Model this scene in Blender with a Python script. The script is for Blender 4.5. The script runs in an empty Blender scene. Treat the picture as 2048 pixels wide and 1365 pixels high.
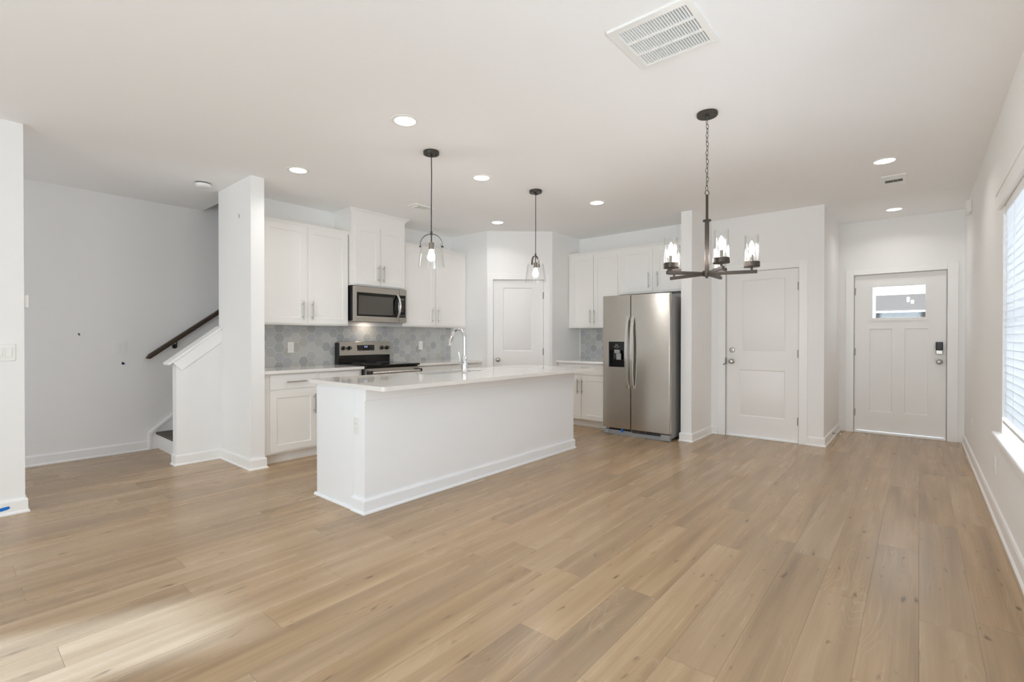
import bpy, bmesh, math, random
from mathutils import Vector, Matrix, Euler

# ------------------------------------------------------------------ camera, world, light, exposure
SC = bpy.context.scene
COL = SC.collection
R = math.radians
CEIL = 2.74

cam_d = bpy.data.cameras.new('camera')
cam = bpy.data.objects.new('camera', cam_d)
COL.objects.link(cam)
cam.location = (0, 0, 1.2295)
cam.rotation_euler = (R(89.6647), 0, R(40.855 - 90))
cam_d.sensor_width = 36
cam_d.lens = 970.31 / 2048 * 36
cam_d.shift_x = 0.01266
cam_d.clip_start = 0.05
SC.camera = cam

w = bpy.data.worlds.new('world')
SC.world = w
w.use_nodes = True
bgn = w.node_tree.nodes['Background']
bgn.inputs[0].default_value = (0.85, 0.93, 1.02, 1)
bgn.inputs[1].default_value = 3.0

def lamp(name, kind, loc, rot, energy, color=(1, 1, 1), **kw):
    d = bpy.data.lights.new(name, kind)
    d.energy = energy
    d.color = color
    for k, v in kw.items():
        setattr(d, k, v)
    o = bpy.data.objects.new(name, d)
    COL.objects.link(o)
    o.location = loc
    o.rotation_euler = rot
    return o

def aim(d):
    return Vector(d).to_track_quat('-Z', 'Y').to_euler()

DAY = (0.86, 0.965, 1.06)
lamp('sun', 'SUN', (-6, 3, 6), aim((1, -0.34, -0.505)), 8.6, (0.68, 0.97, 1.48), angle=R(2.0))
# area lamps added outside the openings to boost the daylight
lamp('rear_fill_light', 'AREA', (-3.20, 0.95, 1.35), aim((1, 0, -0.05)), 118, DAY, shape='RECTANGLE', size=2.1, size_y=1.5)  # added fill at the unseen rear window, stronger than the sky
lamp('side_fill_light', 'AREA', (1.6, -1.7, 0.2), aim((0, 1, 0.6)), 40, (0.86, 0.97, 1.09), shape='RECTANGLE', size=2.6, size_y=1.6)  # added fill shining up through the made-up side window
lamp('daylight_blind_window', 'AREA', (3.58, -0.75, 1.40), aim((0, 1, 0)), 46, (0.95, 0.98, 1.0), shape='RECTANGLE', size=2.0, size_y=1.6)
lamp('hall_fill_light', 'AREA', (-3.20, 5.65, 1.40), aim((1, 0, 0.05)), 15, (1.0, 0.96, 0.90), shape='RECTANGLE', size=0.9, size_y=1.4)  # added fill for the stair hall, outside a made-up window

SC.view_settings.view_transform = 'Standard'
SC.view_settings.look = 'None'
SC.view_settings.exposure = -0.05
SC.view_settings.gamma = 1
SC.view_settings.use_curve_mapping = False
cy = SC.cycles
cy.use_denoising = True
cy.max_bounces = 14
cy.diffuse_bounces = 12
cy.glossy_bounces = 5
cy.transmission_bounces = 8
cy.transparent_max_bounces = 16
cy.sample_clamp_indirect = 6
cy.caustics_reflective = False
cy.caustics_refractive = False

# ------------------------------------------------------------------ materials
def srgb(r, g, b):
    f = lambda c: (c / 255 / 12.92) if c / 255 <= 0.04045 else ((c / 255 + 0.055) / 1.055) ** 2.4
    return (f(r), f(g), f(b), 1)

def mat(name, col, rough=0.5, metal=0.0, spec=0.5, **kw):
    m = bpy.data.materials.new(name)
    m.use_nodes = True
    p = m.node_tree.nodes['Principled BSDF']
    p.inputs['Base Color'].default_value = col if len(col) == 4 else (*col, 1)
    p.inputs['Roughness'].default_value = rough
    p.inputs['Metallic'].default_value = metal
    p.inputs['Specular IOR Level'].default_value = spec
    for k, v in kw.items():
        p.inputs[k].default_value = v
    return m

def N(m, t, **kw):
    n = m.node_tree.nodes.new(t)
    for k, v in kw.items():
        setattr(n, k, v)
    return n

def L(m, a, b):
    m.node_tree.links.new(a, b)

def wall_mat(name, col, rough, bump, scale):
    m = mat(name, col, rough, spec=0.25)
    p = m.node_tree.nodes['Principled BSDF']
    g = N(m, 'ShaderNodeNewGeometry')
    n = N(m, 'ShaderNodeTexNoise')
    n.inputs['Scale'].default_value = scale
    n.inputs['Detail'].default_value = 3
    b = N(m, 'ShaderNodeBump')
    b.inputs['Strength'].default_value = bump
    b.inputs['Distance'].default_value = 0.002
    L(m, g.outputs['Position'], n.inputs['Vector'])
    L(m, n.outputs[0], b.inputs['Height'])
    L(m, b.outputs[0], p.inputs['Normal'])
    return m

M = {}
M['wall'] = wall_mat('wall_paint', srgb(242, 242, 241), 0.75, 0.12, 130)
M['ceiling'] = wall_mat('ceiling_paint', srgb(246, 246, 246), 0.85, 0.15, 90)
M['trim'] = mat('trim_paint', srgb(245, 245, 244), 0.38)
M['door'] = mat('door_paint', srgb(240, 239, 237), 0.42)
M['cabinet'] = mat('cabinet_paint', srgb(242, 241, 238), 0.36)
M['island'] = mat('island_paint', srgb(245, 248, 251), 0.42)
M['plate'] = mat('white_plastic', srgb(240, 240, 237), 0.32)
M['nickel'] = mat('brushed_nickel', srgb(186, 182, 174), 0.3, 1.0)
M['chrome'] = mat('polished_chrome', srgb(225, 225, 225), 0.09, 1.0)
M['hinge'] = mat('satin_hinge', srgb(150, 148, 144), 0.38, 1.0)
M['black_plastic'] = mat('black_plastic', srgb(22, 21, 20), 0.35)
M['black_glass'] = mat('black_glass', srgb(9, 9, 9), 0.06)
M['dark_glass'] = mat('oven_window_glass', srgb(74, 70, 64), 0.10, spec=0.9)
M['dark_gap'] = mat('shadow_gap', srgb(24, 23, 22), 0.8)
M['vent_shade'] = mat('duct_shade', srgb(95, 95, 96), 0.9)
M['bronze'] = mat('oil_rubbed_bronze', srgb(80, 73, 67), 0.36, 0.85)
M['bronze_dark'] = mat('dark_bronze', srgb(74, 70, 64), 0.42, 0.6)
M['grey_plastic'] = mat('grey_plastic', srgb(150, 152, 154), 0.45)
M['case_grey'] = mat('grey_painted_steel', srgb(158, 157, 155), 0.45, 0.0)
M['rubber_white'] = mat('white_rubber', srgb(232, 230, 225), 0.6)
M['blue_tape'] = mat('blue_masking_tape', srgb(16, 116, 205), 0.7)
M['navy_tape'] = mat('navy_tape', srgb(36, 60, 92), 0.7)
M['grey_tape'] = mat('grey_scrap', srgb(72, 72, 70), 0.7)
M['socket'] = mat('bronze_socket', srgb(128, 120, 110), 0.4, 0.6)
M['keypad'] = mat('keypad_grey', srgb(105, 104, 102), 0.5)
M['tread'] = None
M['slots'] = mat('slot_shadow_grey', srgb(170, 170, 168), 0.6)

def emis(name, col, strength):
    m = bpy.data.materials.new(name)
    m.use_nodes = True
    nt = m.node_tree
    nt.nodes.clear()
    o = nt.nodes.new('ShaderNodeOutputMaterial')
    e = nt.nodes.new('ShaderNodeEmission')
    e.inputs[0].default_value = (*col[:3], 1)
    e.inputs[1].default_value = strength
    nt.links.new(e.outputs[0], o.inputs[0])
    return m

M['can_lens'] = emis('downlight_lens', (1, 0.96, 0.92), 6)
M['bulb'] = emis('bulb_glow', (0.96, 0.93, 0.91), 125)
M['hood_lamp'] = emis('cooktop_lamp', (1, 0.84, 0.70), 36)
M['clock_digits'] = emis('clock_digits', (0.45, 0.62, 1.0), 2.2)
M['panel_icons'] = mat('panel_icons', srgb(190, 195, 198), 0.5)

def glass_mat(name, tint, gloss=0.04, fres=0.85, bump=0.0):
    """clear sheet glass: see-through with a Fresnel reflection"""
    m = bpy.data.materials.new(name)
    m.use_nodes = True
    nt = m.node_tree
    nt.nodes.clear()
    o = nt.nodes.new('ShaderNodeOutputMaterial')
    t = nt.nodes.new('ShaderNodeBsdfTransparent')
    t.inputs[0].default_value = (*tint, 1)
    g = nt.nodes.new('ShaderNodeBsdfGlossy')
    g.inputs['Roughness'].default_value = gloss
    geo = nt.nodes.new('ShaderNodeNewGeometry')
    dot = nt.nodes.new('ShaderNodeVectorMath')
    dot.operation = 'DOT_PRODUCT'
    nt.links.new(geo.outputs['Incoming'], dot.inputs[1])
    nt.links.new(geo.outputs['Normal'], dot.inputs[0])
    prev = dot.outputs['Value']
    for op, v in (('ABSOLUTE', None), ('SUBTRACT', 1.0), ('POWER', 3.5), ('MULTIPLY_ADD', fres)):
        n = nt.nodes.new('ShaderNodeMath')
        n.operation = op
        if op == 'SUBTRACT':
            n.inputs[0].default_value = v
            nt.links.new(prev, n.inputs[1])
        else:
            nt.links.new(prev, n.inputs[0])
            if v is not None:
                n.inputs[1].default_value = v
            if op == 'MULTIPLY_ADD':
                n.inputs[2].default_value = 0.03
        prev = n.outputs[0]
    f = n
    x = nt.nodes.new('ShaderNodeMixShader')
    nt.links.new(f.outputs[0], x.inputs[0])
    nt.links.new(t.outputs[0], x.inputs[1])
    nt.links.new(g.outputs[0], x.inputs[2])
    nt.links.new(x.outputs[0], o.inputs[0])
    if bump:
        mp = nt.nodes.new('ShaderNodeMapping')
        mp.inputs['Scale'].default_value = (70, 70, 6)
        n = nt.nodes.new('ShaderNodeTexNoise')
        n.inputs['Scale'].default_value = 1.0
        n.inputs['Detail'].default_value = 1
        b = nt.nodes.new('ShaderNodeBump')
        b.inputs['Strength'].default_value = bump
        b.inputs['Distance'].default_value = 0.02
        nt.links.new(geo.outputs['Position'], mp.inputs[0])
        nt.links.new(mp.outputs[0], n.inputs['Vector'])
        nt.links.new(n.outputs[0], b.inputs['Height'])
        nt.links.new(b.outputs[0], g.inputs['Normal'])
        nt.links.new(b.outputs[0], dot.inputs[0])
    return m

M['pane'] = glass_mat('window_glass', (0.97, 0.98, 0.98))
M['shade_glass'] = glass_mat('clear_shade_glass', (0.992, 0.992, 0.99), 0.03, 0.55)
M['water_glass'] = glass_mat('rippled_shade_glass', (0.992, 0.992, 0.99), 0.06, 0.6, 0.6)

def quartz():
    m = mat('white_quartz', srgb(232, 229, 223), 0.03, spec=0.6)
    p = m.node_tree.nodes['Principled BSDF']
    g = N(m, 'ShaderNodeNewGeometry')
    n = N(m, 'ShaderNodeTexNoise')
    n.inputs['Scale'].default_value = 240
    r = N(m, 'ShaderNodeValToRGB')
    r.color_ramp.elements[0].position = 0.35
    r.color_ramp.elements[0].color = srgb(232, 229, 224)
    r.color_ramp.elements[1].position = 0.6
    r.color_ramp.elements[1].color = srgb(237, 235, 231)
    L(m, g.outputs['Position'], n.inputs['Vector'])
    L(m, n.outputs[0], r.inputs[0])
    L(m, r.outputs[0], p.inputs['Base Color'])
    return m
M['quartz'] = quartz()

def steel(name, col, rough, stretch):
    m = mat(name, col, rough, 1.0)
    p = m.node_tree.nodes['Principled BSDF']
    p.inputs['Anisotropic'].default_value = 0.8
    p.inputs['Anisotropic Rotation'].default_value = 0.25
    tg = N(m, 'ShaderNodeTangent', direction_type='RADIAL', axis='Z')
    L(m, tg.outputs[0], p.inputs['Tangent'])
    g = N(m, 'ShaderNodeTexCoord')
    mp = N(m, 'ShaderNodeMapping')
    mp.inputs['Scale'].default_value = stretch
    n = N(m, 'ShaderNodeTexNoise')
    n.inputs['Scale'].default_value = 1
    n.inputs['Detail'].default_value = 2
    b = N(m, 'ShaderNodeBump')
    b.inputs['Strength'].default_value = 0.04
    b.inputs['Distance'].default_value = 0.001
    L(m, g.outputs['Object'], mp.inputs[0])
    L(m, mp.outputs[0], n.inputs['Vector'])
    L(m, n.outputs[0], b.inputs['Height'])
    L(m, b.outputs[0], p.inputs['Normal'])
    return m
M['steel'] = steel('stainless_steel', srgb(198, 194, 187), 0.26, (4, 4, 500))
M['sink_steel'] = mat('shaded_sink_steel', srgb(120, 117, 112), 0.34, 1.0)  # darkened steel, painting in the shadow under the counter slab
M['steel_handle'] = mat('satin_steel_handle', srgb(214, 213, 210), 0.26, 1.0)

def floor_mat():
    m = mat('oak_plank_floor', srgb(165, 143, 118), 0.36, spec=0.34)
    p = m.node_tree.nodes['Principled BSDF']
    geo = N(m, 'ShaderNodeNewGeometry')
    sep = N(m, 'ShaderNodeSeparateXYZ')
    L(m, geo.outputs['Position'], sep.inputs[0])

    def math_(op, a, b=None, c=None):
        n = N(m, 'ShaderNodeMath', operation=op)
        for i, v in enumerate((a, b, c)):
            if v is None:
                continue
            if isinstance(v, (int, float)):
                n.inputs[i].default_value = v
            else:
                L(m, v, n.inputs[i])
        return n.outputs[0]
    PW, PL = 0.1855, 1.52
    v = math_('DIVIDE', math_('ADD', sep.outputs[1], 0.0055), PW)
    row = math_('FLOOR', v)
    fv = math_('SUBTRACT', v, row)
    wn = N(m, 'ShaderNodeTexWhiteNoise', noise_dimensions='1D')
    L(m, row, wn.inputs['W'])
    u = math_('DIVIDE', math_('ADD', sep.outputs[0], math_('MULTIPLY', wn.outputs[0], PL)), PL)
    colm = math_('FLOOR', u)
    fu = math_('SUBTRACT', u, colm)
    cmb = N(m, 'ShaderNodeCombineXYZ')
    L(m, row, cmb.inputs[0])
    L(m, colm, cmb.inputs[1])
    wid = N(m, 'ShaderNodeTexWhiteNoise', noise_dimensions='3D')
    L(m, cmb.outputs[0], wid.inputs['Vector'])
    ids = N(m, 'ShaderNodeSeparateColor')
    L(m, wid.outputs['Color'], ids.inputs[0])
    # board coordinates, shifted for every board
    bc = N(m, 'ShaderNodeCombineXYZ')
    L(m, math_('ADD', sep.outputs[0], math_('MULTIPLY', ids.outputs[0], 37)), bc.inputs[0])
    L(m, math_('ADD', sep.outputs[1], math_('MULTIPLY', ids.outputs[1], 19)), bc.inputs[1])

    def noise(scale, detail, rough, dist=0.0):
        mp = N(m, 'ShaderNodeMapping')
        mp.inputs['Scale'].default_value = scale
        L(m, bc.outputs[0], mp.inputs[0])
        n = N(m, 'ShaderNodeTexNoise')
        n.inputs['Scale'].default_value = 1
        n.inputs['Detail'].default_value = detail
        n.inputs['Roughness'].default_value = rough
        n.inputs['Distortion'].default_value = dist
        L(m, mp.outputs[0], n.inputs['Vector'])
        return n.outputs[0]
    streak = noise((0.8, 16, 1), 2, 0.45)
    fine = noise((1.6, 150, 1), 1.5, 0.5)
    blotch = noise((0.8, 5.5, 1), 2, 0.5)
    knot = noise((7, 22, 1), 2, 0.5)
    # cathedral rings: contour lines of a stretched field
    field = noise((0.9, 6.5, 1), 1.5, 0.4, 0.2)
    ring = math_('PINGPONG', math_('MULTIPLY', field, 46), 1.0)
    ringl = math_('POWER', ring, 7)
    mask = N(m, 'ShaderNodeMapRange')
    L(m, noise((1.3, 5.5, 1), 1, 0.5), mask.inputs[0])
    mask.inputs[1].default_value = 0.5
    mask.inputs[2].default_value = 0.68
    ringm = math_('MULTIPLY', ringl, mask.outputs[0])

    ramp = N(m, 'ShaderNodeValToRGB')
    e = ramp.color_ramp.elements
    e[0].position = 0.12
    e[0].color = srgb(104, 84, 64)
    e[1].position = 0.92
    e[1].color = srgb(214, 189, 155)
    e2 = ramp.color_ramp.elements.new(0.5)
    e2.color = srgb(175, 147, 113)
    tone = math_('ADD', math_('MULTIPLY', streak, 0.52), math_('MULTIPLY', blotch, 0.40))
    tone = math_('ADD', tone, math_('MULTIPLY', math_('SUBTRACT', ids.outputs[2], 0.5), 0.17))
    tone = math_('ADD', tone, math_('MULTIPLY', math_('SUBTRACT', fine, 0.5), 0.15))
    tone = math_('ADD', tone, 0.04)
    L(m, tone, ramp.inputs[0])

    def mix(a, b, fac, mode='MIX'):
        n = N(m, 'ShaderNodeMix', data_type='RGBA', blend_type=mode)
        if isinstance(fac, (int, float)):
            n.inputs[0].default_value = fac
        else:
            L(m, fac, n.inputs[0])
        for i, x in ((6, a), (7, b)):
            if isinstance(x, tuple):
                n.inputs[i].default_value = x
            else:
                L(m, x, n.inputs[i])
        return n.outputs[2]
    # greyer and warmer boards
    c = mix(ramp.outputs[0], srgb(166, 147, 124), math_('MULTIPLY', ids.outputs[0], 0.45))
    c = mix(c, srgb(205, 188, 163), math_('MULTIPLY', ringm, 0.32))
    km = N(m, 'ShaderNodeMapRange')
    L(m, knot, km.inputs[0])
    km.inputs[1].default_value = 0.66
    km.inputs[2].default_value = 0.80
    c = mix(c, srgb(92, 76, 60), math_('MULTIPLY', km.outputs[0], 0.85))
    # seams
    dv = math_('MULTIPLY', math_('MINIMUM', fv, math_('SUBTRACT', 1, fv)), PW)
    du = math_('MULTIPLY', math_('MINIMUM', fu, math_('SUBTRACT', 1, fu)), PL)
    dmin = math_('MINIMUM', dv, du)
    sm = N(m, 'ShaderNodeMapRange')
    L(m, dmin, sm.inputs[0])
    sm.inputs[1].default_value = 0.0006
    sm.inputs[2].default_value = 0.0020
    sm.inputs[3].default_value = 1
    sm.inputs[4].default_value = 0
    c = mix(c, srgb(88, 74, 60), math_('MULTIPLY', sm.outputs[0], 0.38))
    L(m, c, p.inputs['Base Color'])
    rr = N(m, 'ShaderNodeMapRange')
    L(m, streak, rr.inputs[0])
    rr.inputs[3].default_value = 0.22
    rr.inputs[4].default_value = 0.31
    L(m, rr.outputs[0], p.inputs['Roughness'])
    b = N(m, 'ShaderNodeBump')
    b.inputs['Strength'].default_value = 0.25
    b.inputs['Distance'].default_value = 0.0015
    hh = math_('SUBTRACT', math_('MULTIPLY', fine, 0.25), sm.outputs[0])
    L(m, hh, b.inputs['Height'])
    L(m, b.outputs[0], p.inputs['Normal'])
    return m
M['floor'] = floor_mat()

def dark_wood(name, c0, c1, scale):
    m = mat(name, c0, 0.4)
    p = m.node_tree.nodes['Principled BSDF']
    g = N(m, 'ShaderNodeNewGeometry')
    mp = N(m, 'ShaderNodeMapping')
    mp.inputs['Scale'].default_value = scale
    n = N(m, 'ShaderNodeTexNoise')
    n.inputs['Scale'].default_value = 1
    n.inputs['Detail'].default_value = 4
    r = N(m, 'ShaderNodeValToRGB')
    r.color_ramp.elements[0].color = c0
    r.color_ramp.elements[1].color = c1
    L(m, g.outputs['Position'], mp.inputs[0])
    L(m, mp.outputs[0], n.inputs['Vector'])
    L(m, n.outputs[0], r.inputs[0])
    L(m, r.outputs[0], p.inputs['Base Color'])
    return m
M['tread'] = dark_wood('stair_carpet', srgb(84, 76, 68), srgb(104, 95, 86), (160, 160, 160))
M['tread'].node_tree.nodes['Principled BSDF'].inputs['Roughness'].default_value = 0.9
M['rail'] = dark_wood('dark_stained_rail', srgb(48, 38, 30), srgb(82, 66, 52), (4, 60, 60))

TILE_TONES = [(184, 186, 185), (192, 194, 192), (174, 177, 178), (184, 184, 180), (180, 182, 186), (195, 196, 193), (168, 170, 171)]
TILES = [mat('grey_hexagon_tile', srgb(*c), 0.22) for c in TILE_TONES]
M['grout'] = mat('pale_grout', srgb(208, 208, 203), 0.8)

def blind_mat():
    m = bpy.data.materials.new('blind_slat')
    m.use_nodes = True
    nt = m.node_tree
    p = nt.nodes['Principled BSDF']
    p.inputs['Base Color'].default_value = srgb(226, 229, 233)
    p.inputs['Roughness'].default_value = 0.45
    t = nt.nodes.new('ShaderNodeBsdfTranslucent')
    t.inputs[0].default_value = srgb(240, 244, 248)
    x = nt.nodes.new('ShaderNodeMixShader')
    x.inputs[0].default_value = 0.32
    o = nt.nodes['Material Output']
    nt.links.new(p.outputs[0], x.inputs[1])
    nt.links.new(t.outputs[0], x.inputs[2])
    nt.links.new(x.outputs[0], o.inputs[0])
    return m
M['blind'] = blind_mat()

# ------------------------------------------------------------------ mesh helpers
class B:
    """collects shapes in one bmesh"""
    def __init__(s):
        s.bm = bmesh.new()

    def box(s, x0, x1, y0, y1, z0, z1, mi=0):
        x0, x1 = min(x0, x1), max(x0, x1)
        y0, y1 = min(y0, y1), max(y0, y1)
        z0, z1 = min(z0, z1), max(z0, z1)
        v = [s.bm.verts.new(c) for c in ((x0, y0, z0), (x1, y0, z0), (x1, y1, z0), (x0, y1, z0), (x0, y0, z1), (x1, y0, z1), (x1, y1, z1), (x0, y1, z1))]
        for f in ((3, 2, 1, 0), (4, 5, 6, 7), (0, 1, 5, 4), (1, 2, 6, 5), (2, 3, 7, 6), (3, 0, 4, 7)):
            fa = s.bm.faces.new([v[i] for i in f])
            fa.material_index = mi
        return s

    def obox(s, c, size, rot):
        """box of SIZE centred on C, turned by the matrix ROT"""
        start = len(s.bm.verts)
        a, b, d = (k / 2 for k in size)
        s.box(-a, a, -b, b, -d, d)
        s.bm.verts.ensure_lookup_table()
        for v in s.bm.verts[start:]:
            v.co = rot @ v.co + Vector(c)
        return s

    def prism(s, poly, axis, a, b):
        """extrude a polygon. axis 'y': poly is (x,z); axis 'x': (y,z); axis 'z': (x,y)"""
        def P(p, t):
            return {'y': (p[0], t, p[1]), 'x': (t, p[0], p[1]), 'z': (p[0], p[1], t)}[axis]
        lo = [s.bm.verts.new(P(p, a)) for p in poly]
        hi = [s.bm.verts.new(P(p, b)) for p in poly]
        n = len(poly)
        s.bm.faces.new(lo)
        s.bm.faces.new(hi[::-1])
        for i in range(n):
            s.bm.faces.new((lo[i], hi[i], hi[(i + 1) % n], lo[(i + 1) % n]))
        bmesh.ops.recalc_face_normals(s.bm, faces=s.bm.faces[:])
        return s

    def lathe(s, prof, c=(0, 0, 0), seg=32, axis='z', cap=True):
        """profile [(r, h)] turned about an axis through C"""
        rings = []
        for r, h in prof:
            ring = []
            for k in range(seg):
                a = 2 * math.pi * k / seg
                p = (r * math.cos(a), r * math.sin(a), h)
                if axis == 'y':
                    p = (p[0], -p[2], p[1])
                elif axis == 'x':
                    p = (p[2], p[0], p[1])
                ring.append(s.bm.verts.new((p[0] + c[0], p[1] + c[1], p[2] + c[2])))
            rings.append(ring)
        for i in range(len(rings) - 1):
            for k in range(seg):
                j = (k + 1) % seg
                s.bm.faces.new((rings[i][k], rings[i][j], rings[i + 1][j], rings[i + 1][k]))
        if cap:
            if prof[0][0] > 1e-6:
                s.bm.faces.new(rings[0][::-1])
            if prof[-1][0] > 1e-6:
                s.bm.faces.new(rings[-1])
        return s

    def tube(s, pts, r, seg=12, cap=True, flat=1.0):
        """round bar along points (flat squashes it sideways); r is one radius or one per point"""
        pts = [Vector(p) for p in pts]
        rr = r if isinstance(r, (list, tuple)) else [r] * len(pts)
        rings = []
        up = None
        for i, p in enumerate(pts):
            a = pts[max(i - 1, 0)]
            b = pts[min(i + 1, len(pts) - 1)]
            t = (b - a).normalized()
            if up is None:
                up = Vector((0, 0, 1)) if abs(t.z) < 0.9 else Vector((1, 0, 0))
            x = t.cross(up)
            if x.length < 1e-5:
                x = t.cross(Vector((0, 1, 0)))
            x.normalize()
            y = x.cross(t).normalized()
            up = y
            rings.append([s.bm.verts.new(p + (x * math.cos(2 * math.pi * k / seg) * flat + y * math.sin(2 * math.pi * k / seg)) * rr[i]) for k in range(seg)])
        for i in range(len(rings) - 1):
            for k in range(seg):
                j = (k + 1) % seg
                s.bm.faces.new((rings[i][k], rings[i][j], rings[i + 1][j], rings[i + 1][k]))
        if cap:
            s.bm.faces.new(rings[0][::-1])
            s.bm.faces.new(rings[-1])
        return s

    def torus(s, c, R1, R2, r, rot, seg=20, ms=8):
        """oval ring"""
        pts = []
        rings = []
        for k in range(seg):
            a = 2 * math.pi * k / seg
            d = Vector((math.cos(a) * R1, 0, math.sin(a) * R2))
            nrm = Vector((math.cos(a), 0, math.sin(a)))
            ring = []
            for q in range(ms):
                b = 2 * math.pi * q / ms
                ring.append(s.bm.verts.new(rot @ (d + nrm * r * math.cos(b) + Vector((0, r * math.sin(b), 0))) + Vector(c)))
            rings.append(ring)
        for i in range(seg):
            for q in range(ms):
                j, t = (i + 1) % seg, (q + 1) % ms
                s.bm.faces.new((rings[i][q], rings[i][t], rings[j][t], rings[j][q]))
        return s

    def slab(s, x0, x1, z0, z1, yf, yb, recess=(), holes=()):
        """upright slab with its front at yf and back at yb (yb > yf); each recess is
        (x0, x1, z0, z1, depth, bevel, field) and each hole (x0, x1, z0, z1)"""
        cuts = [r[:4] for r in recess] + list(holes)
        xs = sorted({x0, x1, *[c[0] for c in cuts], *[c[1] for c in cuts]})
        zs = sorted({z0, z1, *[c[2] for c in cuts], *[c[3] for c in cuts]})
        q = lambda *p: s.bm.faces.new([s.bm.verts.new(c) for c in p])
        inside = lambda a, b, cs: any(c[0] < a < c[1] and c[2] < b < c[3] for c in cs)
        for i in range(len(xs) - 1):
            for j in range(len(zs) - 1):
                a, b, c, d = xs[i], xs[i + 1], zs[j], zs[j + 1]
                mx, mz = (a + b) / 2, (c + d) / 2
                if not inside(mx, mz, cuts):
                    q((a, yf, c), (b, yf, c), (b, yf, d), (a, yf, d))
                if not inside(mx, mz, holes):
                    q((a, yb, d), (b, yb, d), (b, yb, c), (a, yb, c))
        def ring(o, i_, yo, yi):
            q((o[0], yo, o[2]), (o[1], yo, o[2]), (i_[1], yi, i_[2]), (i_[0], yi, i_[2]))
            q((o[1], yo, o[2]), (o[1], yo, o[3]), (i_[1], yi, i_[3]), (i_[1], yi, i_[2]))
            q((o[1], yo, o[3]), (o[0], yo, o[3]), (i_[0], yi, i_[3]), (i_[1], yi, i_[3]))
            q((o[0], yo, o[3]), (o[0], yo, o[2]), (i_[0], yi, i_[2]), (i_[0], yi, i_[3]))
        def inset(r, t):
            return (r[0] + t, r[1] - t, r[2] + t, r[3] - t)
        for r in recess:
            o = r[:4]
            dep, bev = r[4], r[5]
            i1 = inset(o, bev)
            ring(o, i1, yf, yf + dep)
            if len(r) > 6 and r[6]:
                i2 = inset(i1, r[6])
                ring(i1, i2, yf + dep, yf + dep * 0.15)
                i1, y = i2, yf + dep * 0.15
            else:
                y = yf + dep
            q((i1[0], y, i1[2]), (i1[1], y, i1[2]), (i1[1], y, i1[3]), (i1[0], y, i1[3]))
        for h in holes:
            ring(h, h, yf, yb)
        q((x0, yf, z0), (x0, yf, z1), (x0, yb, z1), (x0, yb, z0))
        q((x1, yf, z1), (x1, yf, z0), (x1, yb, z0), (x1, yb, z1))
        q((x0, yf, z1), (x1, yf, z1), (x1, yb, z1), (x0, yb, z1))
        q((x1, yf, z0), (x0, yf, z0), (x0, yb, z0), (x1, yb, z0))
        bmesh.ops.remove_doubles(s.bm, verts=s.bm.verts[:], dist=1e-5)
        bmesh.ops.recalc_face_normals(s.bm, faces=s.bm.faces[:])
        return s

    def obj(s, name, m, parent=None, bevel=0.0, smooth=True, seg=2):
        me = bpy.data.meshes.new(name)
        s.bm.to_mesh(me)
        s.bm.free()
        for x in (m if isinstance(m, (list, tuple)) else [m]):
            me.materials.append(x)
        if smooth:
            for p in me.polygons:
                p.use_smooth = True
            me.set_sharp_from_angle(angle=R(32))
        o = bpy.data.objects.new(name, me)
        COL.objects.link(o)
        if parent:
            o.parent = parent
        if bevel:
            b = o.modifiers.new('bevel', 'BEVEL')
            b.width = bevel
            b.segments = seg
            b.limit_method = 'ANGLE'
            b.angle_limit = R(40)
            b.harden_normals = False
        return o

def tag(o, label=None, cat=None, group=None, kind=None):
    for k, v in (('label', label), ('category', cat), ('group', group), ('kind', kind)):
        if v:
            o[k] = v
    return o

def thing(name, label, cat, loc=(0, 0, 0), rz=0.0, group=None):
    o = bpy.data.objects.new(name, None)
    o.empty_display_size = 0.1
    COL.objects.link(o)
    o.location = loc
    o.rotation_euler = (0, 0, rz)
    return tag(o, label, cat, group)

def struct(name, b, m, parent=None, bevel=0.0, **kw):
    o = b.obj(name, m, parent, bevel, **kw)
    if not parent:
        tag(o, kind='structure')
    return o

def struct_empty(name, loc, rz=0.0):
    o = bpy.data.objects.new(name, None)
    COL.objects.link(o)
    o.location = loc
    o.rotation_euler = (0, 0, rz)
    return tag(o, kind='structure')

def copy_thing(root, loc, label, rz=None, group=None):
    c = root.copy()
    COL.objects.link(c)
    c.location = loc
    if rz is not None:
        c.rotation_euler = (0, 0, rz)
    tag(c, label, group=group)
    for ch in list(root.children):
        d = ch.copy()
        COL.objects.link(d)
        d.parent = c
        for g in list(ch.children):
            e = g.copy()
            COL.objects.link(e)
            e.parent = d
    return c

FACE_X = -math.pi / 2     # turns a thing built facing -y so that it faces -x

# ------------------------------------------------------------------ the shell
XR, XF, XC, XK, XKW = -3.0, 7.865, 6.541, 5.818, 6.439
YR, YC, YK, YPF, YKIT, YL = -0.409, 0.807, 2.027, 3.933, 5.333, 6.423
struct('floor', B().box(XR - 0.2, XF + 0.13, YR - 0.15, YL + 0.15, -0.1, 0), M['floor'])
b = B()
b.box(XR - 0.2, XF + 0.13, YR - 0.15, 5.47, CEIL, CEIL + 0.2)
b.box(XR - 0.2, 2.06, 5.47, YL + 0.15, CEIL, CEIL + 0.2)
struct('ceiling', b, M['ceiling'])
struct('ceiling_stairwell', B().box(1.9, 6.2, 5.3, YL + 0.2, 4.9, 5.0), M['ceiling'])

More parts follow.
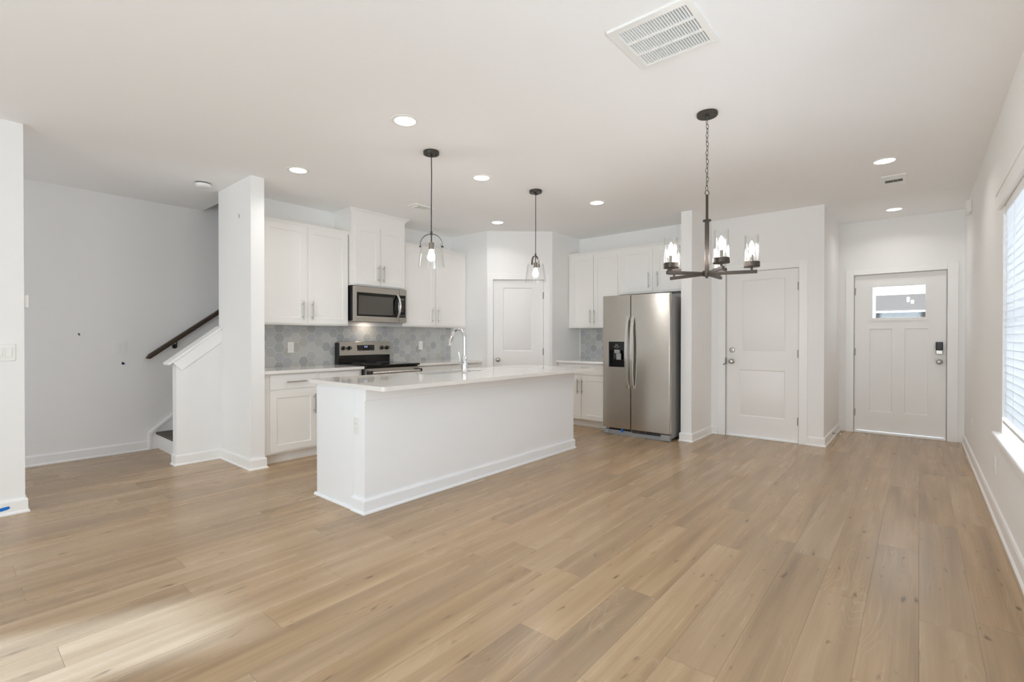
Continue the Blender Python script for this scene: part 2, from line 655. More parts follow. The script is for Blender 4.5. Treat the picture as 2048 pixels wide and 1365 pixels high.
def wall_holes_y(name, x0, x1, yf, yb, holes, z1=CEIL):
    """wall whose face lies at constant y"""
    bb = B()
    xs = sorted({x0, x1, *[h[0] for h in holes], *[h[1] for h in holes]})
    for i in range(len(xs) - 1):
        hs = [h for h in holes if h[0] <= xs[i] and h[1] >= xs[i + 1]]
        z = 0
        for h in sorted(hs, key=lambda h: h[2]):
            if h[2] > z:
                bb.box(xs[i], xs[i + 1], yf, yb, z, h[2])
            z = h[3]
        bb.box(xs[i], xs[i + 1], yf, yb, z, z1)
    return struct(name, bb, M['wall'])

def wall_holes_x(name, y0, y1, xf, xb, holes, z1=CEIL):
    bb = B()
    ys = sorted({y0, y1, *[h[0] for h in holes], *[h[1] for h in holes]})
    for i in range(len(ys) - 1):
        hs = [h for h in holes if h[0] <= ys[i] and h[1] >= ys[i + 1]]
        z = 0
        for h in sorted(hs, key=lambda h: h[2]):
            if h[2] > z:
                bb.box(xf, xb, ys[i], ys[i + 1], z, h[2])
            z = h[3]
        bb.box(xf, xb, ys[i], ys[i + 1], z, z1)
    return struct(name, bb, M['wall'])

WX0, WX1, WZ0, WZ1 = 2.68, 4.485, 0.61, 2.075
wall_holes_y('wall_right', XR - 0.12, XF + 0.12, YR, YR - 0.13, [(WX0, WX1, WZ0, WZ1), (0.85, 2.35, 0.61, 2.075)])
wall_holes_x('wall_front', YR - 0.13, 0.92, XF, XF + 0.12, [(-0.253, 0.64, 0, 2.052)])
wall_holes_x('wall_rear', YR - 0.13, YL + 0.12, XR, XR - 0.12, [(-0.1, 2.0, 0.61, 2.09), (3.36, 3.93, 0.12, 1.98), (5.2, 6.1, 0.7, 2.1)])
wall_holes_x('wall_closet', YC, YK + 0.001, XC, XC + 0.115, [(1.055, 1.848, 0, 2.057)])
struct('wall_hall', B().box(XC + 0.115, XF, YC, YC + 0.115, 0, CEIL), M['wall'])
struct('wall_fridge_side', B().box(XK, XC + 0.115, YK, 2.153, 0, CEIL), M['wall'])
struct('wall_fridge', B().box(XKW, XKW + 0.1, 2.153, YPF, 0, CEIL), M['wall'])
PA, PB = Vector((5.063, 4.60)), Vector((5.70, YPF))
pt = (PB - PA).normalized()
pn = Vector((pt.y, -pt.x))           # outward from the pantry wall
PW_ = (PB - PA).length
PANG = math.atan2(pt.y, pt.x)
struct('wall_pantry_return', B().box(PB.x, XKW + 0.1, YPF, YPF + 0.1, 0, CEIL), M['wall'])
struct('wall_pantry_side', B().box(5.063, 5.163, 4.60, YKIT, 0, CEIL), M['wall'])
b = B()
b.slab(0, PW_, 0, CEIL, 0, 0.09, holes=[(0.083, 0.803, 0.0, 2.055)])
wpan = struct('wall_pantry', b, M['wall'])
wpan.location = (PA.x, PA.y, 0)
wpan.rotation_euler = (0, 0, PANG)
b = B()
b.box(1.899, 6.2, YKIT, 5.47, 0, 4.9)
struct('wall_kitchen', b, M['wall'])
struct('wall_pier', B().box(1.899, 2.022, 4.683, YKIT, 0, CEIL), M['wall'])
b = B()
b.box(XR - 0.12, 6.2, YL, YL + 0.12, 0, 4.9)
struct('wall_stair', b, M['wall'])
struct('wall_stairwell_end', B().box(6.1, 6.2, 5.47, YL, 0, 4.9), M['wall'])
struct('wall_stairwell_head', B().box(1.94, 2.06, 5.47, YL, CEIL + 0.2, 4.9), M['wall'])
struct('wall_living', B().box(XR, 0.399, 4.783, 4.898, 0, CEIL), M['wall'])
# half wall beside the stairs, with a raked top
SLOPE = 0.755
capz = lambda x: 1.00 + (x - 1.43) * SLOPE
struct('wall_stair_half', B().prism([(1.498, 0), (1.899, 0), (1.899, capz(1.899) - 0.02), (1.498, capz(1.498) - 0.02)], 'y', 5.403, 5.513), M['wall'])
c = struct_empty('trim_2', (0, 0, 0))
b = B()
x0, x1 = 1.425, 1.899
dx, dz = 0.6, 0.8
b.prism([(x0 + 0.006, capz(x0) - 0.027), (x1, capz(x1) - 0.027), (x1, capz(x1)), (x0, capz(x0) - 0.006)], 'y', 5.372, 5.544)
b.obj('rail_cap', M['trim'], c, 0.004)
b = B()
b.prism([(1.462, capz(1.462) - 0.027), (1.54, capz(1.54) - 0.165), (1.899, capz(1.899) - 0.165), (1.899, capz(1.899) - 0.027)], 'y', 5.385, 5.403)
b.prism([(1.462, capz(1.462) - 0.027), (1.54, capz(1.54) - 0.165), (1.899, capz(1.899) - 0.165), (1.899, capz(1.899) - 0.027)], 'y', 5.513, 5.531)
b.obj('apron_board', M['trim'], c, 0.003)

# baseboards (board with an eased top and a small shoe at the floor)
BB_P = [(0, 0), (0.024, 0), (0.024, 0.008), (0.014, 0.020), (0.014, 0.088), (0.009, 0.100), (0, 0.100)]
def baseboard(name, pts, side=1):
    """runs along a polyline; the moulding grows to the right of the walking direction (side=1)"""
    bm_ = B()
    pts = [Vector(p) for p in pts]
    n = len(pts)
    rows = []
    for i in range(n):
        dirs = []
        if i > 0:
            dirs.append((pts[i] - pts[i - 1]).normalized())
        if i < n - 1:
            dirs.append((pts[i + 1] - pts[i]).normalized())
        nr = [Vector((d.y, -d.x)) * side for d in dirs]
        if len(nr) == 2:
            mm = nr[0] + nr[1]
            off = mm * (2 / mm.length_squared) if mm.length > 1e-6 else nr[0]
        else:
            off = nr[0]
        rows.append([bm_.bm.verts.new((pts[i].x + off.x * t, pts[i].y + off.y * t, z)) for t, z in BB_P])
    k = len(BB_P)
    for i in range(n - 1):
        for j in range(k):
            bm_.bm.faces.new((rows[i][j], rows[i + 1][j], rows[i + 1][(j + 1) % k], rows[i][(j + 1) % k]))
    bm_.bm.faces.new(rows[0])
    bm_.bm.faces.new(rows[-1][::-1])
    bmesh.ops.recalc_face_normals(bm_.bm, faces=bm_.bm.faces[:])
    return struct(name, bm_, M['trim'], smooth=False)

baseboard('baseboard_right', [(XF - 0.02, YR), (XR, YR)], 1)
baseboard('baseboard_closet', [(XF, YC), (XC, YC), (XC, 0.966)], -1)
baseboard('baseboard_fridge_side', [(XC, 1.942), (XC, YK), (XK, YK), (XK, 2.153), (XK + 0.05, 2.153)], -1)
baseboard('baseboard_pier', [(1.498, 5.513), (1.498, 5.403), (1.899, 5.403), (1.899, 4.683), (2.022, 4.683), (2.022, 4.76)], 1)
baseboard('baseboard_stair', [(XR, YL), (1.512, YL)], 1)
baseboard('baseboard_living', [(XR, 4.783), (0.399, 4.783), (0.399, 4.898), (XR, 4.898)], 1)

# ------------------------------------------------------------------ stairs
st = struct_empty('floor_stairs', (0, 0, 0))
RISE, RUN, SX = 0.187, 0.254, 1.60
for i in range(12):
    x = SX + i * RUN
    B().box(x, x + 0.02, 5.513 if x < 1.9 else 5.47, YL, i * RISE if i else 0, (i + 1) * RISE - 0.02).obj('riser', M['trim'], st)
    b = B()
    b.prism([(x - 0.025, (i + 1) * RISE - 0.012), (x - 0.018, (i + 1) * RISE - 0.026), (x + RUN + 0.02, (i + 1) * RISE - 0.026), (x + RUN + 0.02, (i + 1) * RISE), (x - 0.018, (i + 1) * RISE)], 'y', 5.513 if x < 1.9 else 5.47, YL - 0.02)
    b.obj('tread', M['tread'], st)
sk = lambda x: 0.19 + (x - 1.512) * 0.80
b = B()
b.prism([(1.512, 0), (1.62, 0), (1.62, 0.1), (2.5, 0.1 + 0.88 * 0.755), (2.5, sk(2.5)), (1.512, sk(1.512))], 'y', YL - 0.018, YL)
b.obj('skirt_board', M['trim'], st)
b = B()
for z in (0.0,):
    b.prism([(1.512, 0), (1.536, 0), (1.536, sk(1.536) - 0.036), (2.5, sk(2.5) - 0.030), (2.5, sk(2.5)), (1.512, sk(1.512))], 'y', YL - 0.030, YL - 0.018)
b.obj('skirt_edge', M['trim'], st, 0.002)

hr = thing('handrail', 'dark stained wooden handrail fixed along the stair wall', 'handrail', (0, 0, 0))
rz = lambda x: 1.045 + (x - 1.50) * 0.742
ry0, ry1 = YL - 0.105, YL - 0.055
b = B()
b.prism([(1.470, rz(1.470) - 0.012), (1.512, rz(1.512) - 0.052), (5.0, rz(5.0) - 0.052), (5.0, rz(5.0) + 0.01), (1.50, rz(1.50) + 0.01)], 'y', ry0, ry1)
b.obj('rail', M['rail'], hr, 0.012, seg=3)
def rail_bracket(x):
    bb = B()
    z = rz(x) - 0.055
    bb.lathe([(0.026, 0), (0.026, 0.006), (0.012, 0.012)], (x, YL, z - 0.05), 20, 'y')
    bb.tube([(x, YL - 0.008, z - 0.05), (x, YL - 0.05, z - 0.048), (x, YL - 0.075, z - 0.03), (x, YL - 0.08, z + 0.008)], 0.007, 10)
    return bb.obj('wall_bracket', M['black_plastic'], hr)
rail_bracket(1.765)
rail_bracket(2.9)

# ------------------------------------------------------------------ doors
def hinge(parent, x, z, y):
    bb = B()
    bb.tube([(x, y - 0.006, z - 0.048), (x, y - 0.006, z + 0.048)], 0.0065, 10)
    bb.box(x - 0.012, x + 0.012, y - 0.002, y + 0.003, z - 0.045, z + 0.045)
    bb.obj('hinge', M['hinge'], parent)

def round_knob(parent, x, z, y, name='knob', r=0.028):
    bb = B()
    bb.lathe([(0.032, 0), (0.032, 0.004), (0.026, 0.010), (0.012, 0.014), (0.011, 0.030), (r * 0.86, 0.036), (r, 0.046), (r, 0.056), (r * 0.8, 0.064), (r * 0.4, 0.068), (0.0001, 0.0685)], (x, y, z), 24, 'y')
    return bb.obj(name, M['nickel'], parent)

def casing(parent, x0, x1, zt, wl, wr, wt, y, zb=0.0, name='door_casing', extra=0.0):
    bb = B()
    bb.box(x0 - wl, x0, y - 0.017, y, zb, zt + wt)
    bb.box(x1, x1 + wr, y - 0.017, y, zb, zt + wt)
    bb.box(x0, x1, y - 0.017, y, zt, zt + wt)
    return bb.obj(name, M['trim'], parent, 0.002)

# front entry door: opening 0.893 wide, local x runs along -y of the room
D1 = struct_empty('door_1', (XF, 0.640, 0), FACE_X)
b = B()
gl = (0.185, 0.703, 1.487, 1.888)
b.slab(0.005, 0.888, 0.030, 2.046, 0.035, 0.078, recess=[(0.160, 0.385, 0.285, 1.350, 0.010, 0.006), (0.508, 0.730, 0.285, 1.350, 0.010, 0.006)], holes=[gl])
b.obj('door_slab', M['door'], D1)
b = B()
b.slab(0.157, 0.735, 1.452, 1.912, 0.024, 0.036, holes=[(0.187, 0.701, 1.489, 1.886)])
f1 = b.obj('glazing_frame', M['door'], D1, 0.003)
B().box(gl[0] - 0.004, gl[1] + 0.004, 0.052, 0.058, gl[2] - 0.004, gl[3] + 0.004).obj('pane', M['pane'], f1)
for z in (1.84, 1.05, 0.258):
    hinge(D1, 0.002, z, 0.03)
casing(D1, -0.004, 0.897, 2.052, 0.085, 0.095, 0.072, 0.0)
b = B()
b.box(-0.004, 0.003, 0.0, 0.12, 0, 2.056)
b.box(0.890, 0.897, 0.0, 0.12, 0, 2.056)
b.box(-0.004, 0.897, 0.0, 0.12, 2.050, 2.058)
b.box(0.003, 0.02, 0.079, 0.12, 0, 2.05)
b.box(0.873, 0.89, 0.079, 0.12, 0, 2.05)
b.box(0.02, 0.873, 0.079, 0.12, 2.03, 2.05)
b.obj('door_jamb', M['trim'], D1)
b = B()
b.box(0.0, 0.893, -0.012, 0.12, 0, 0.022)
b.obj('threshold', M['trim'], D1, 0.004)
round_knob(D1, 0.830, 0.943, 0.035)
db = B().box(0.796, 0.862, 0.006, 0.035, 1.085, 1.183).obj('smart_deadbolt', M['black_plastic'], D1, 0.008, seg=3)
B().box(0.797, 0.861, 0.008, 0.035, 1.035, 1.085).obj('thumb_turn_plate', M['nickel'], db, 0.006)
bb = B()
bb.tube([(0.829, 0.008, 1.060), (0.829, -0.010, 1.060)], 0.012, 14)
bb.box(0.816, 0.842, -0.016, -0.006, 1.055, 1.065)
bb.obj('thumb_turn', M['nickel'], db)
B().box(0.888, 0.896, 0.026, 0.034, 0.905, 0.985).obj('strike_plate', M['hinge'], D1)

# closet / garage door with two raised panels
D2 = struct_empty('door_2', (XC, 1.848, 0), FACE_X)
b = B()
b.slab(0.005, 0.788, 0.022, 2.050, 0.020, 0.058, recess=[(0.183, 0.655, 1.058, 1.950, 0.009, 0.014, 0.02), (0.150, 0.655, 0.262, 0.840, 0.009, 0.014, 0.02)])
b.obj('door_slab', M['door'], D2)
for z in (1.838, 1.045, 0.255):
    hinge(D2, 0.791, z, 0.014)
casing(D2, -0.004, 0.797, 2.057, 0.088, 0.088, 0.080, 0.0)
b = B()
b.box(-0.004, 0.002, 0.0, 0.115, 0, 2.06)
b.box(0.791, 0.797, 0.0, 0.115, 0, 2.06)
b.box(-0.004, 0.797, 0.0, 0.115, 2.053, 2.06)
b.box(0.002, 0.015, 0.059, 0.1, 0, 2.05)
b.box(0.778, 0.791, 0.059, 0.1, 0, 2.05)
b.box(0.015, 0.778, 0.059, 0.1, 2.035, 2.05)
b.obj('door_jamb', M['trim'], D2)
B().box(0.0, 0.793, -0.010, 0.115, 0, 0.016).obj('threshold', M['trim'], D2, 0.004)
round_knob(D2, 0.065, 0.938, 0.020)
b = B()
b.lathe([(0.032, 0), (0.032, 0.006), (0.026, 0.014), (0.010, 0.016), (0.010, 0.022), (0.0001, 0.0225)], (0.066, 0.020, 1.081), 24, 'y')
b.box(0.054, 0.078, -0.010, 0.0, 1.076, 1.086)
b.obj('deadbolt', M['nickel'], D2)
b = B()
b.box(-0.008, 0.003, -0.020, 0.014, 0.905, 0.985)
b.tube([(-0.004, -0.016, 0.912), (-0.026, -0.026, 0.893)], 0.008, 8)
b.obj('strike_plate', M['hinge'], D2)

# pantry door on the angled wall
D3 = struct_empty('door_3', (PA.x, PA.y, 0), PANG)
b = B()
b.slab(0.088, 0.797, 0.015, 2.050, 0.012, 0.048, recess=[(0.225, 0.640, 1.045, 1.945, 0.009, 0.014, 0.02), (0.225, 0.640, 0.25, 0.84, 0.009, 0.014, 0.02)])
b.obj('door_slab', M['door'], D3)
for z in (1.835, 1.038, 0.25):
    hinge(D3, 0.801, z, 0.008)
casing(D3, 0.082, 0.804, 2.056, 0.082, 0.085, 0.085, 0.0)
b = B()
b.box(0.080, 0.085, 0.0, 0.09, 0, 2.06)
b.box(0.800, 0.806, 0.0, 0.09, 0, 2.06)
b.box(0.080, 0.806, 0.0, 0.09, 2.053, 2.06)
b.box(0.085, 0.80, 0.055, 0.09, 0, 2.054)
b.obj('door_jamb', M['trim'], D3)
round_knob(D3, 0.152, 0.925, 0.012)
B().box(0.081, 0.088, 0.002, 0.009, 0.84, 0.965).obj('strike_plate', M['hinge'], D3)

# ------------------------------------------------------------------ window with blind, the rear openings, and unseen windows added for light
W1 = struct_empty('window_1', (0, 0, 0))
b = B()
b.box(WX0 - 0.07, WX1 + 0.095, YR, YR + 0.022, WZ1, WZ1 + 0.105)
b.box(WX0 - 0.085, WX1 + 0.11, YR, YR + 0.030, WZ1 + 0.092, WZ1 + 0.112)
b.obj('head_casing', M['trim'], W1, 0.003)
b = B()
b.box(WX0 - 0.07, WX1 + 0.085, YR - 0.07, YR + 0.045, WZ0 - 0.022, WZ0 + 0.004)
b.obj('window_sill', M['trim'], W1, 0.006)
B().box(WX0 - 0.04, WX1 + 0.045, YR, YR + 0.018, WZ0 - 0.105, WZ0 - 0.022).obj('sill_apron', M['trim'], W1, 0.003)
b = B()
yf0, yf1 = YR - 0.12, YR - 0.085
for xa, xb in ((WX0, (WX0 + WX1) / 2), ((WX0 + WX1) / 2, WX1)):
    b.box(xa, xa + 0.045, yf0, yf1, WZ0 + 0.055, WZ1 - 0.045)
    b.box(xb - 0.045, xb, yf0, yf1, WZ0 + 0.055, WZ1 - 0.045)
    b.box(xa, xb, yf0, yf1, WZ1 - 0.045, WZ1)
    b.box(xa, xb, yf0, yf1, WZ0 + 0.001, WZ0 + 0.055)
    b.box(xa + 0.045, xb - 0.045, yf0, yf1, (WZ0 + WZ1) / 2 - 0.02, (WZ0 + WZ1) / 2 + 0.02)
b.obj('window_frame', M['trim'], W1)
B().box(WX0, WX1, yf0 + 0.012, yf0 + 0.016, WZ0, WZ1).obj('pane', M['pane'], W1)

bl = thing('window_blind', 'white horizontal slat blind closed over the window above the sill', 'blind', (0, 0, 0))
b = B()
z = WZ1 - 0.075
n = 0
while z > 0.735:
    bb_y = YR - 0.014
    b.obox(((WX0 + WX1) / 2, bb_y, z), (WX1 - WX0 - 0.002, 0.0525, 0.003), Matrix.Rotation(R(84), 3, 'X'))
    z -= 0.0482
    n += 1
b.obj('slats', M['blind'], bl)
B().box(WX0 + 0.007, WX1 - 0.007, YR - 0.060, YR - 0.002, WZ1 - 0.050, WZ1 - 0.004).obj('headrail', M['plate'], bl, 0.003)
B().box(WX0 + 0.007, WX1 - 0.007, YR - 0.040, YR - 0.002, 0.682, 0.702).obj('bottom_rail', M['plate'], bl, 0.004)
for x in (WX0 + 0.15, (WX0 + WX1) / 2, WX1 - 0.42, WX1 - 0.13):
    for y in (YR - 0.006, YR - 0.024):
        B().tube([(x, y, 0.70), (x, y, WZ1 - 0.05)], 0.0012, 6).obj('ladder_cord', M['plate'], bl)

W2 = struct_empty('window_2', (0, 0, 0))
b = B()
for ya, yb in ((-0.1, 0.95), (0.95, 2.0)):
    b.box(XR - 0.10, XR - 0.06, ya, ya + 0.05, 0.67, 2.04)
    b.box(XR - 0.10, XR - 0.06, yb - 0.05, yb, 0.67, 2.04)
    b.box(XR - 0.10, XR - 0.06, ya, yb, 0.61, 0.67)
    b.box(XR - 0.10, XR - 0.06, ya, yb, 2.04, 2.09)
b.obj('window_frame', M['trim'], W2)
B().box(XR - 0.085, XR - 0.08, -0.1, 2.0, 0.61, 2.09).obj('pane', M['pane'], W2)
W3 = struct_empty('window_3', (0, 0, 0))
b = B()
b.box(XR - 0.02, XR + 0.03, 3.30, 3.36, 0, 2.05)
b.box(XR - 0.02, XR + 0.03, 3.93, 3.99, 0, 2.05)
b.box(XR - 0.02, XR + 0.03, 3.36, 3.93, 1.98, 2.05)
b.box(XR - 0.02, XR + 0.03, 3.36, 3.93, 0.02, 0.12)
b.obj('window_frame', M['trim'], W3)
B().box(XR - 0.01, XR - 0.005, 3.36, 3.93, 0.12, 1.98).obj('pane', M['pane'], W3)
W5 = struct_empty('window_added_hall', (0, 0, 0))  # unseen window, added to brighten the stair hall
B().slab(5.2, 6.1, 0.7, 2.1, 0, 0.04, holes=[(5.25, 6.05, 0.75, 2.05)]).obj('window_frame', M['trim'], W5).matrix_local = Matrix(((0, -1, 0, XR - 0.06), (1, 0, 0, 0), (0, 0, 1, 0), (0, 0, 0, 1)))
B().box(XR - 0.085, XR - 0.08, 5.2, 6.1, 0.7, 2.1).obj('pane', M['pane'], W5)
W4 = struct_empty('window_added_side', (0, 0, 0))  # unseen window, added to light the island front
b = B()
for xa, xb in ((0.85, 1.6), (1.6, 2.35)):
    b.box(xa, xa + 0.045, yf0, yf1, 0.67, 2.03)
    b.box(xb - 0.045, xb, yf0, yf1, 0.67, 2.03)
    b.box(xa, xb, yf0, yf1, 0.61, 0.67)
    b.box(xa, xb, yf0, yf1, 2.03, 2.075)
b.obj('window_frame', M['trim'], W4)
B().box(0.85, 2.35, yf0 + 0.012, yf0 + 0.016, 0.61, 2.075).obj('pane', M['pane'], W4)

# ------------------------------------------------------------------ cabinets
def pull_bar(parent, x, z, y, length=0.2, upright=True, name='handle'):
    """bar pull on two posts, standing off a front at y"""
    bb = B()
    h = length / 2
    p = h * 0.70
    if upright:
        bb.tube([(x, y - 0.032, z - h), (x, y - 0.032, z + h)], 0.0062, 10)
        for q in (-p, p):
            bb.tube([(x, y, z + q), (x, y - 0.032, z + q)], 0.0048, 8)
    else:
        bb.tube([(x - h, y - 0.032, z), (x + h, y - 0.032, z)], 0.0062, 10)
        for q in (-p, p):
            bb.tube([(x + q, y, z), (x + q, y - 0.032, z)], 0.0048, 8)
    return bb.obj(name, M['nickel'], parent)

def shaker(parent, x0, x1, z0, z1, y, name='door', rail=0.062):
    """shaker front 2 cm thick whose face is at y"""
    bb = B()
    rec = [(x0 + rail, x1 - rail, z0 + rail, z1 - rail, 0.008, 0.003)] if (z1 - z0) > 0.3 else []
    bb.slab(x0, x1, z0, z1, y, y + 0.019, recess=rec)
    return bb.obj(name, M['cabinet'], parent, 0.0012)

def crown(parent, x0, x1, yf, yw, z0, z1, out, left=True, right=True):
    """cabinet crown moulding along the front with returns to the wall"""
    prof = [(0, z0), (0.006, z0), (0.010, z0 + (z1 - z0) * 0.25), (out * 0.75, z1 - (z1 - z0) * 0.28), (out, z1 - (z1 - z0) * 0.22), (out, z1), (0, z1)]
    bb = B()
    path = []
    if left:
        path.append((x0, yw, (-1, 0)))
        path.append((x0, yf, (-1, -1)))
    else:
        path.append((x0, yf, (0, -1)))
    if right:
        path.append((x1, yf, (1, -1)))
        path.append((x1, yw, (1, 0)))
    else:
        path.append((x1, yf, (0, -1)))
    rows = [[bb.bm.verts.new((px + ox * t, py + oy * t, zz)) for t, zz in prof] for px, py, (ox, oy) in path]
    k = len(prof)
    for i in range(len(rows) - 1):
        for j in range(k):
            bb.bm.faces.new((rows[i][j], rows[i + 1][j], rows[i + 1][(j + 1) % k], rows[i][(j + 1) % k]))
    bb.bm.faces.new(rows[0])
    bb.bm.faces.new(rows[-1][::-1])
    bmesh.ops.recalc_face_normals(bb.bm, faces=bb.bm.faces[:])
    return bb.obj('crown_moulding', M['cabinet'], parent, smooth=False)

# wall cabinets of the range wall (local origin on the wall at the left end; front towards -y)
def upper(label, x0, x1, z0, z1, depth, doors, pulls, loc, rz, cr, group):
    t = thing('wall_cabinet', label, 'cabinet', loc, rz, group)
    bb = B()
    bb.box(x0, x1, -depth, 0, z0, z1)
    bb.obj('carcass', M['cabinet'], t, 0.001)
    for (a, c_, za, zb), px in zip(doors, pulls):
        d = shaker(t, a, c_, za, zb, -depth - 0.020)
        pull_bar(d, px, (za + 0.040) + 0.1, -depth - 0.020)
    if cr:
        crown(t, x0, x1, -depth, 0, *cr)
    return t

G1 = 'white wall cabinets of the kitchen'
upper('white two-door wall cabinet between the pier and the microwave', 0.0, 1.02, 1.372, 2.442, 0.313,
      [(0.055, 0.50, 1.388, 2.425), (0.528, 1.008, 1.388, 2.425)], [0.462, 0.568],
      (2.098, YKIT, 0), 0, (2.432, 2.466, 0.026, False, True), G1)
struct('trim_4', B().box(2.022, 2.098, YKIT - 0.313, YKIT, 1.372, 2.442), M['cabinet'])
upper('tall white wall cabinet above the microwave reaching the ceiling', 0.0, 0.770, 1.846, 2.70, 0.373,
      [(0.048, 0.384, 1.862, 2.555), (0.392, 0.752, 1.862, 2.555)], [0.352, 0.424],
      (3.128, YKIT, 0), 0, (2.690, 2.738, 0.042, True, True), G1)
upper('white two-door wall cabinet between the microwave and the pantry corner', 0.0, 1.150, 1.381, 2.442, 0.313,
      [(0.028, 0.532, 1.397, 2.425), (0.562, 1.118, 1.397, 2.425)], [0.490, 0.598],
      (3.908, YKIT, 0), 0, (2.432, 2.466, 0.026, True, False), G1)
# fridge wall: local x runs along -y
upper('white two-door wall cabinet over the tiled counter beside the refrigerator', 0.0, 0.815, 1.377, 2.442, 0.319,
      [(0.050, 0.420, 1.394, 2.412), (0.428, 0.795, 1.394, 2.412)], [0.376, 0.430 + 0.012],
      (XKW, 3.925, 0), FACE_X, (2.432, 2.466, 0.026, False, False), G1)
upper('short white wall cabinet above the stainless refrigerator', 0.0, 0.955, 1.826, 2.442, 0.319,
      [(0.032, 0.478, 1.850, 2.412), (0.520, 0.930, 1.850, 2.412)], [0.432, 0.550],
      (XKW, 3.109, 0), FACE_X, (2.432, 2.466, 0.026, False, False), G1)

def base(label, x0, x1, depth, fronts, loc, rz, group):
    """base cabinet with toe kick; fronts: (kind, x0, x1, z0, z1, handle) """
    t = thing('base_cabinet', label, 'cabinet', loc, rz, group)
    bb = B()
    bb.box(x0, x1, -depth, -0.003, 0.098, 0.882)
    bb.obj('carcass', M['cabinet'], t, 0.001)
    bb = B()
    bb.box(x0, x1, -depth + 0.075, -0.003, 0, 0.098)
    bb.box(x0, x1, -depth + 0.063, -depth + 0.075, 0, 0.020)
    bb.obj('toe_kick', M['cabinet'], t)
    for kind, a, c_, za, zb, hx in fronts:
        d = shaker(t, a, c_, za, zb, -depth - 0.020, kind)
        if kind == 'drawer':
            pull_bar(d, hx, (za + zb) / 2, -depth - 0.020, 0.2, False)
        else:
            pull_bar(d, hx, zb - 0.145, -depth - 0.020)
    return t
G2 = 'white base cabinets of the kitchen'
base('white base cabinet with drawers between the pier and the range', 0.0, 1.083, 0.593,
     [('drawer', 0.060, 0.532, 0.728, 0.868, 0.310), ('drawer', 0.566, 1.045, 0.728, 0.868, 0.80),
      ('door', 0.060, 0.532, 0.120, 0.704, 0.505), ('door', 0.566, 1.045, 0.120, 0.704, 0.594)],
     (2.032, YKIT, 0), 0, G2)
base('white base cabinet between the range and the pantry corner', 0.0, 1.165, 0.593,
     [('drawer', 0.03, 0.555, 0.728, 0.868, 0.29), ('drawer', 0.588, 1.11, 0.728, 0.868, 0.85),
      ('door', 0.03, 0.555, 0.120, 0.704, 0.52), ('door', 0.588, 1.11, 0.120, 0.704, 0.62)],
     (3.895, YKIT, 0), 0, G2)
base('white base cabinet beside the refrigerator under the small counter', 0.003, 0.800, 0.589,
     [('drawer', 0.030, 0.780, 0.728, 0.868, 0.40),
      ('door', 0.030, 0.392, 0.108, 0.704, 0.352), ('door', 0.402, 0.780, 0.108, 0.704, 0.405 + 0.015)],
     (XKW, YPF, 0), FACE_X, G2)

def counter(label, pts, group='white quartz worktops', name='countertop'):
    bb = B()
    for q in pts:
        bb.box(*q, 0.883, 0.913)
    o = bb.obj(name, M['quartz'], None, 0.002)
    return tag(o, label, 'countertop', group)
counter('white quartz countertop between the pier and the range', [(2.024, 3.118, 4.685, YKIT)])
counter('white quartz countertop between the range and the pantry corner', [(3.888, 5.061, 4.685, YKIT)])
counter('small white quartz countertop beside the refrigerator', [(5.790, XKW, 3.128, YPF)])

# ------------------------------------------------------------------ hexagon tile backsplashes
def clip(poly, x0, x1, z0, z1):
    for ax, lim, sgn in ((0, x0, 1), (0, x1, -1), (1, z0, 1), (1, z1, -1)):
        out = []
        for i, p in enumerate(poly):
            q = poly[(i + 1) % len(poly)]
            ip, iq = (p[ax] - lim) * sgn >= 0, (q[ax] - lim) * sgn >= 0
            if ip:
                out.append(p)
            if ip != iq:
                t = (lim - p[ax]) / (q[ax] - p[ax])
                out.append((p[0] + t * (q[0] - p[0]), p[1] + t * (q[1] - p[1])))
        poly = out
        if len(poly) < 3:
            return None
    return poly

def backsplash(name, w0, w1, z0, z1, loc, rz_, phase, skips=()):
    rnd = random.Random(7)
    bb = B()
    bb.box(w0, w1, -0.006, 0.0, z0, z1, 0)
    F = 0.108                       # flat to flat
    s_ = F / math.sqrt(3)
    dx_ = 1.5 * s_
    i = -math.ceil((phase[0] - w0) / dx_) - 1
    while phase[0] + i * dx_ < w1 + 0.1:
        x = phase[0] + i * dx_
        z = phase[1] - 12 * F + (F / 2 if i % 2 else 0)
        while z < z1 + 0.1:
            g = s_ - 0.0025
            hexa = [(x + g * math.cos(R(60 * k)), z + g * math.sin(R(60 * k))) for k in range(6)]
            cp = clip(hexa, w0, w1, z0, z1)
            if cp:
                cx_ = sum(p[0] for p in cp) / len(cp)
                cz_ = sum(p[1] for p in cp) / len(cp)
                inn = [(cx_ + (p[0] - cx_) * 0.95, cz_ + (p[1] - cz_) * 0.95) for p in cp]
                mi = 1 + rnd.randrange(len(TILES))
                tilt = rnd.uniform(-0.0004, 0.0004)
                a_ = [bb.bm.verts.new((p[0], -0.0058, p[1])) for p in cp]
                m_ = [bb.bm.verts.new((p[0], -0.0072, p[1])) for p in inn]
                for k in range(len(cp)):
                    j = (k + 1) % len(cp)
                    bb.bm.faces.new((a_[k], a_[j], m_[j], m_[k])).material_index = mi
                bb.bm.faces.new(m_).material_index = mi
            z += F
        i += 1
    bmesh.ops.recalc_face_normals(bb.bm, faces=bb.bm.faces[:])
    o = bb.obj(name, [M['grout']] + TILES, None, smooth=False)
    o.location = loc
    o.rotation_euler = (0, 0, rz_)
    return tag(o, kind='structure')
backsplash('wall_backsplash_range', 2.024, 5.050, 0.913, 1.384, (0, YKIT, 0), 0, (2.738, 1.181))
backsplash('wall_backsplash_fridge', 0.016, 0.815, 0.913, 1.379, (XKW, YPF, 0), FACE_X, (0.057, 1.186))

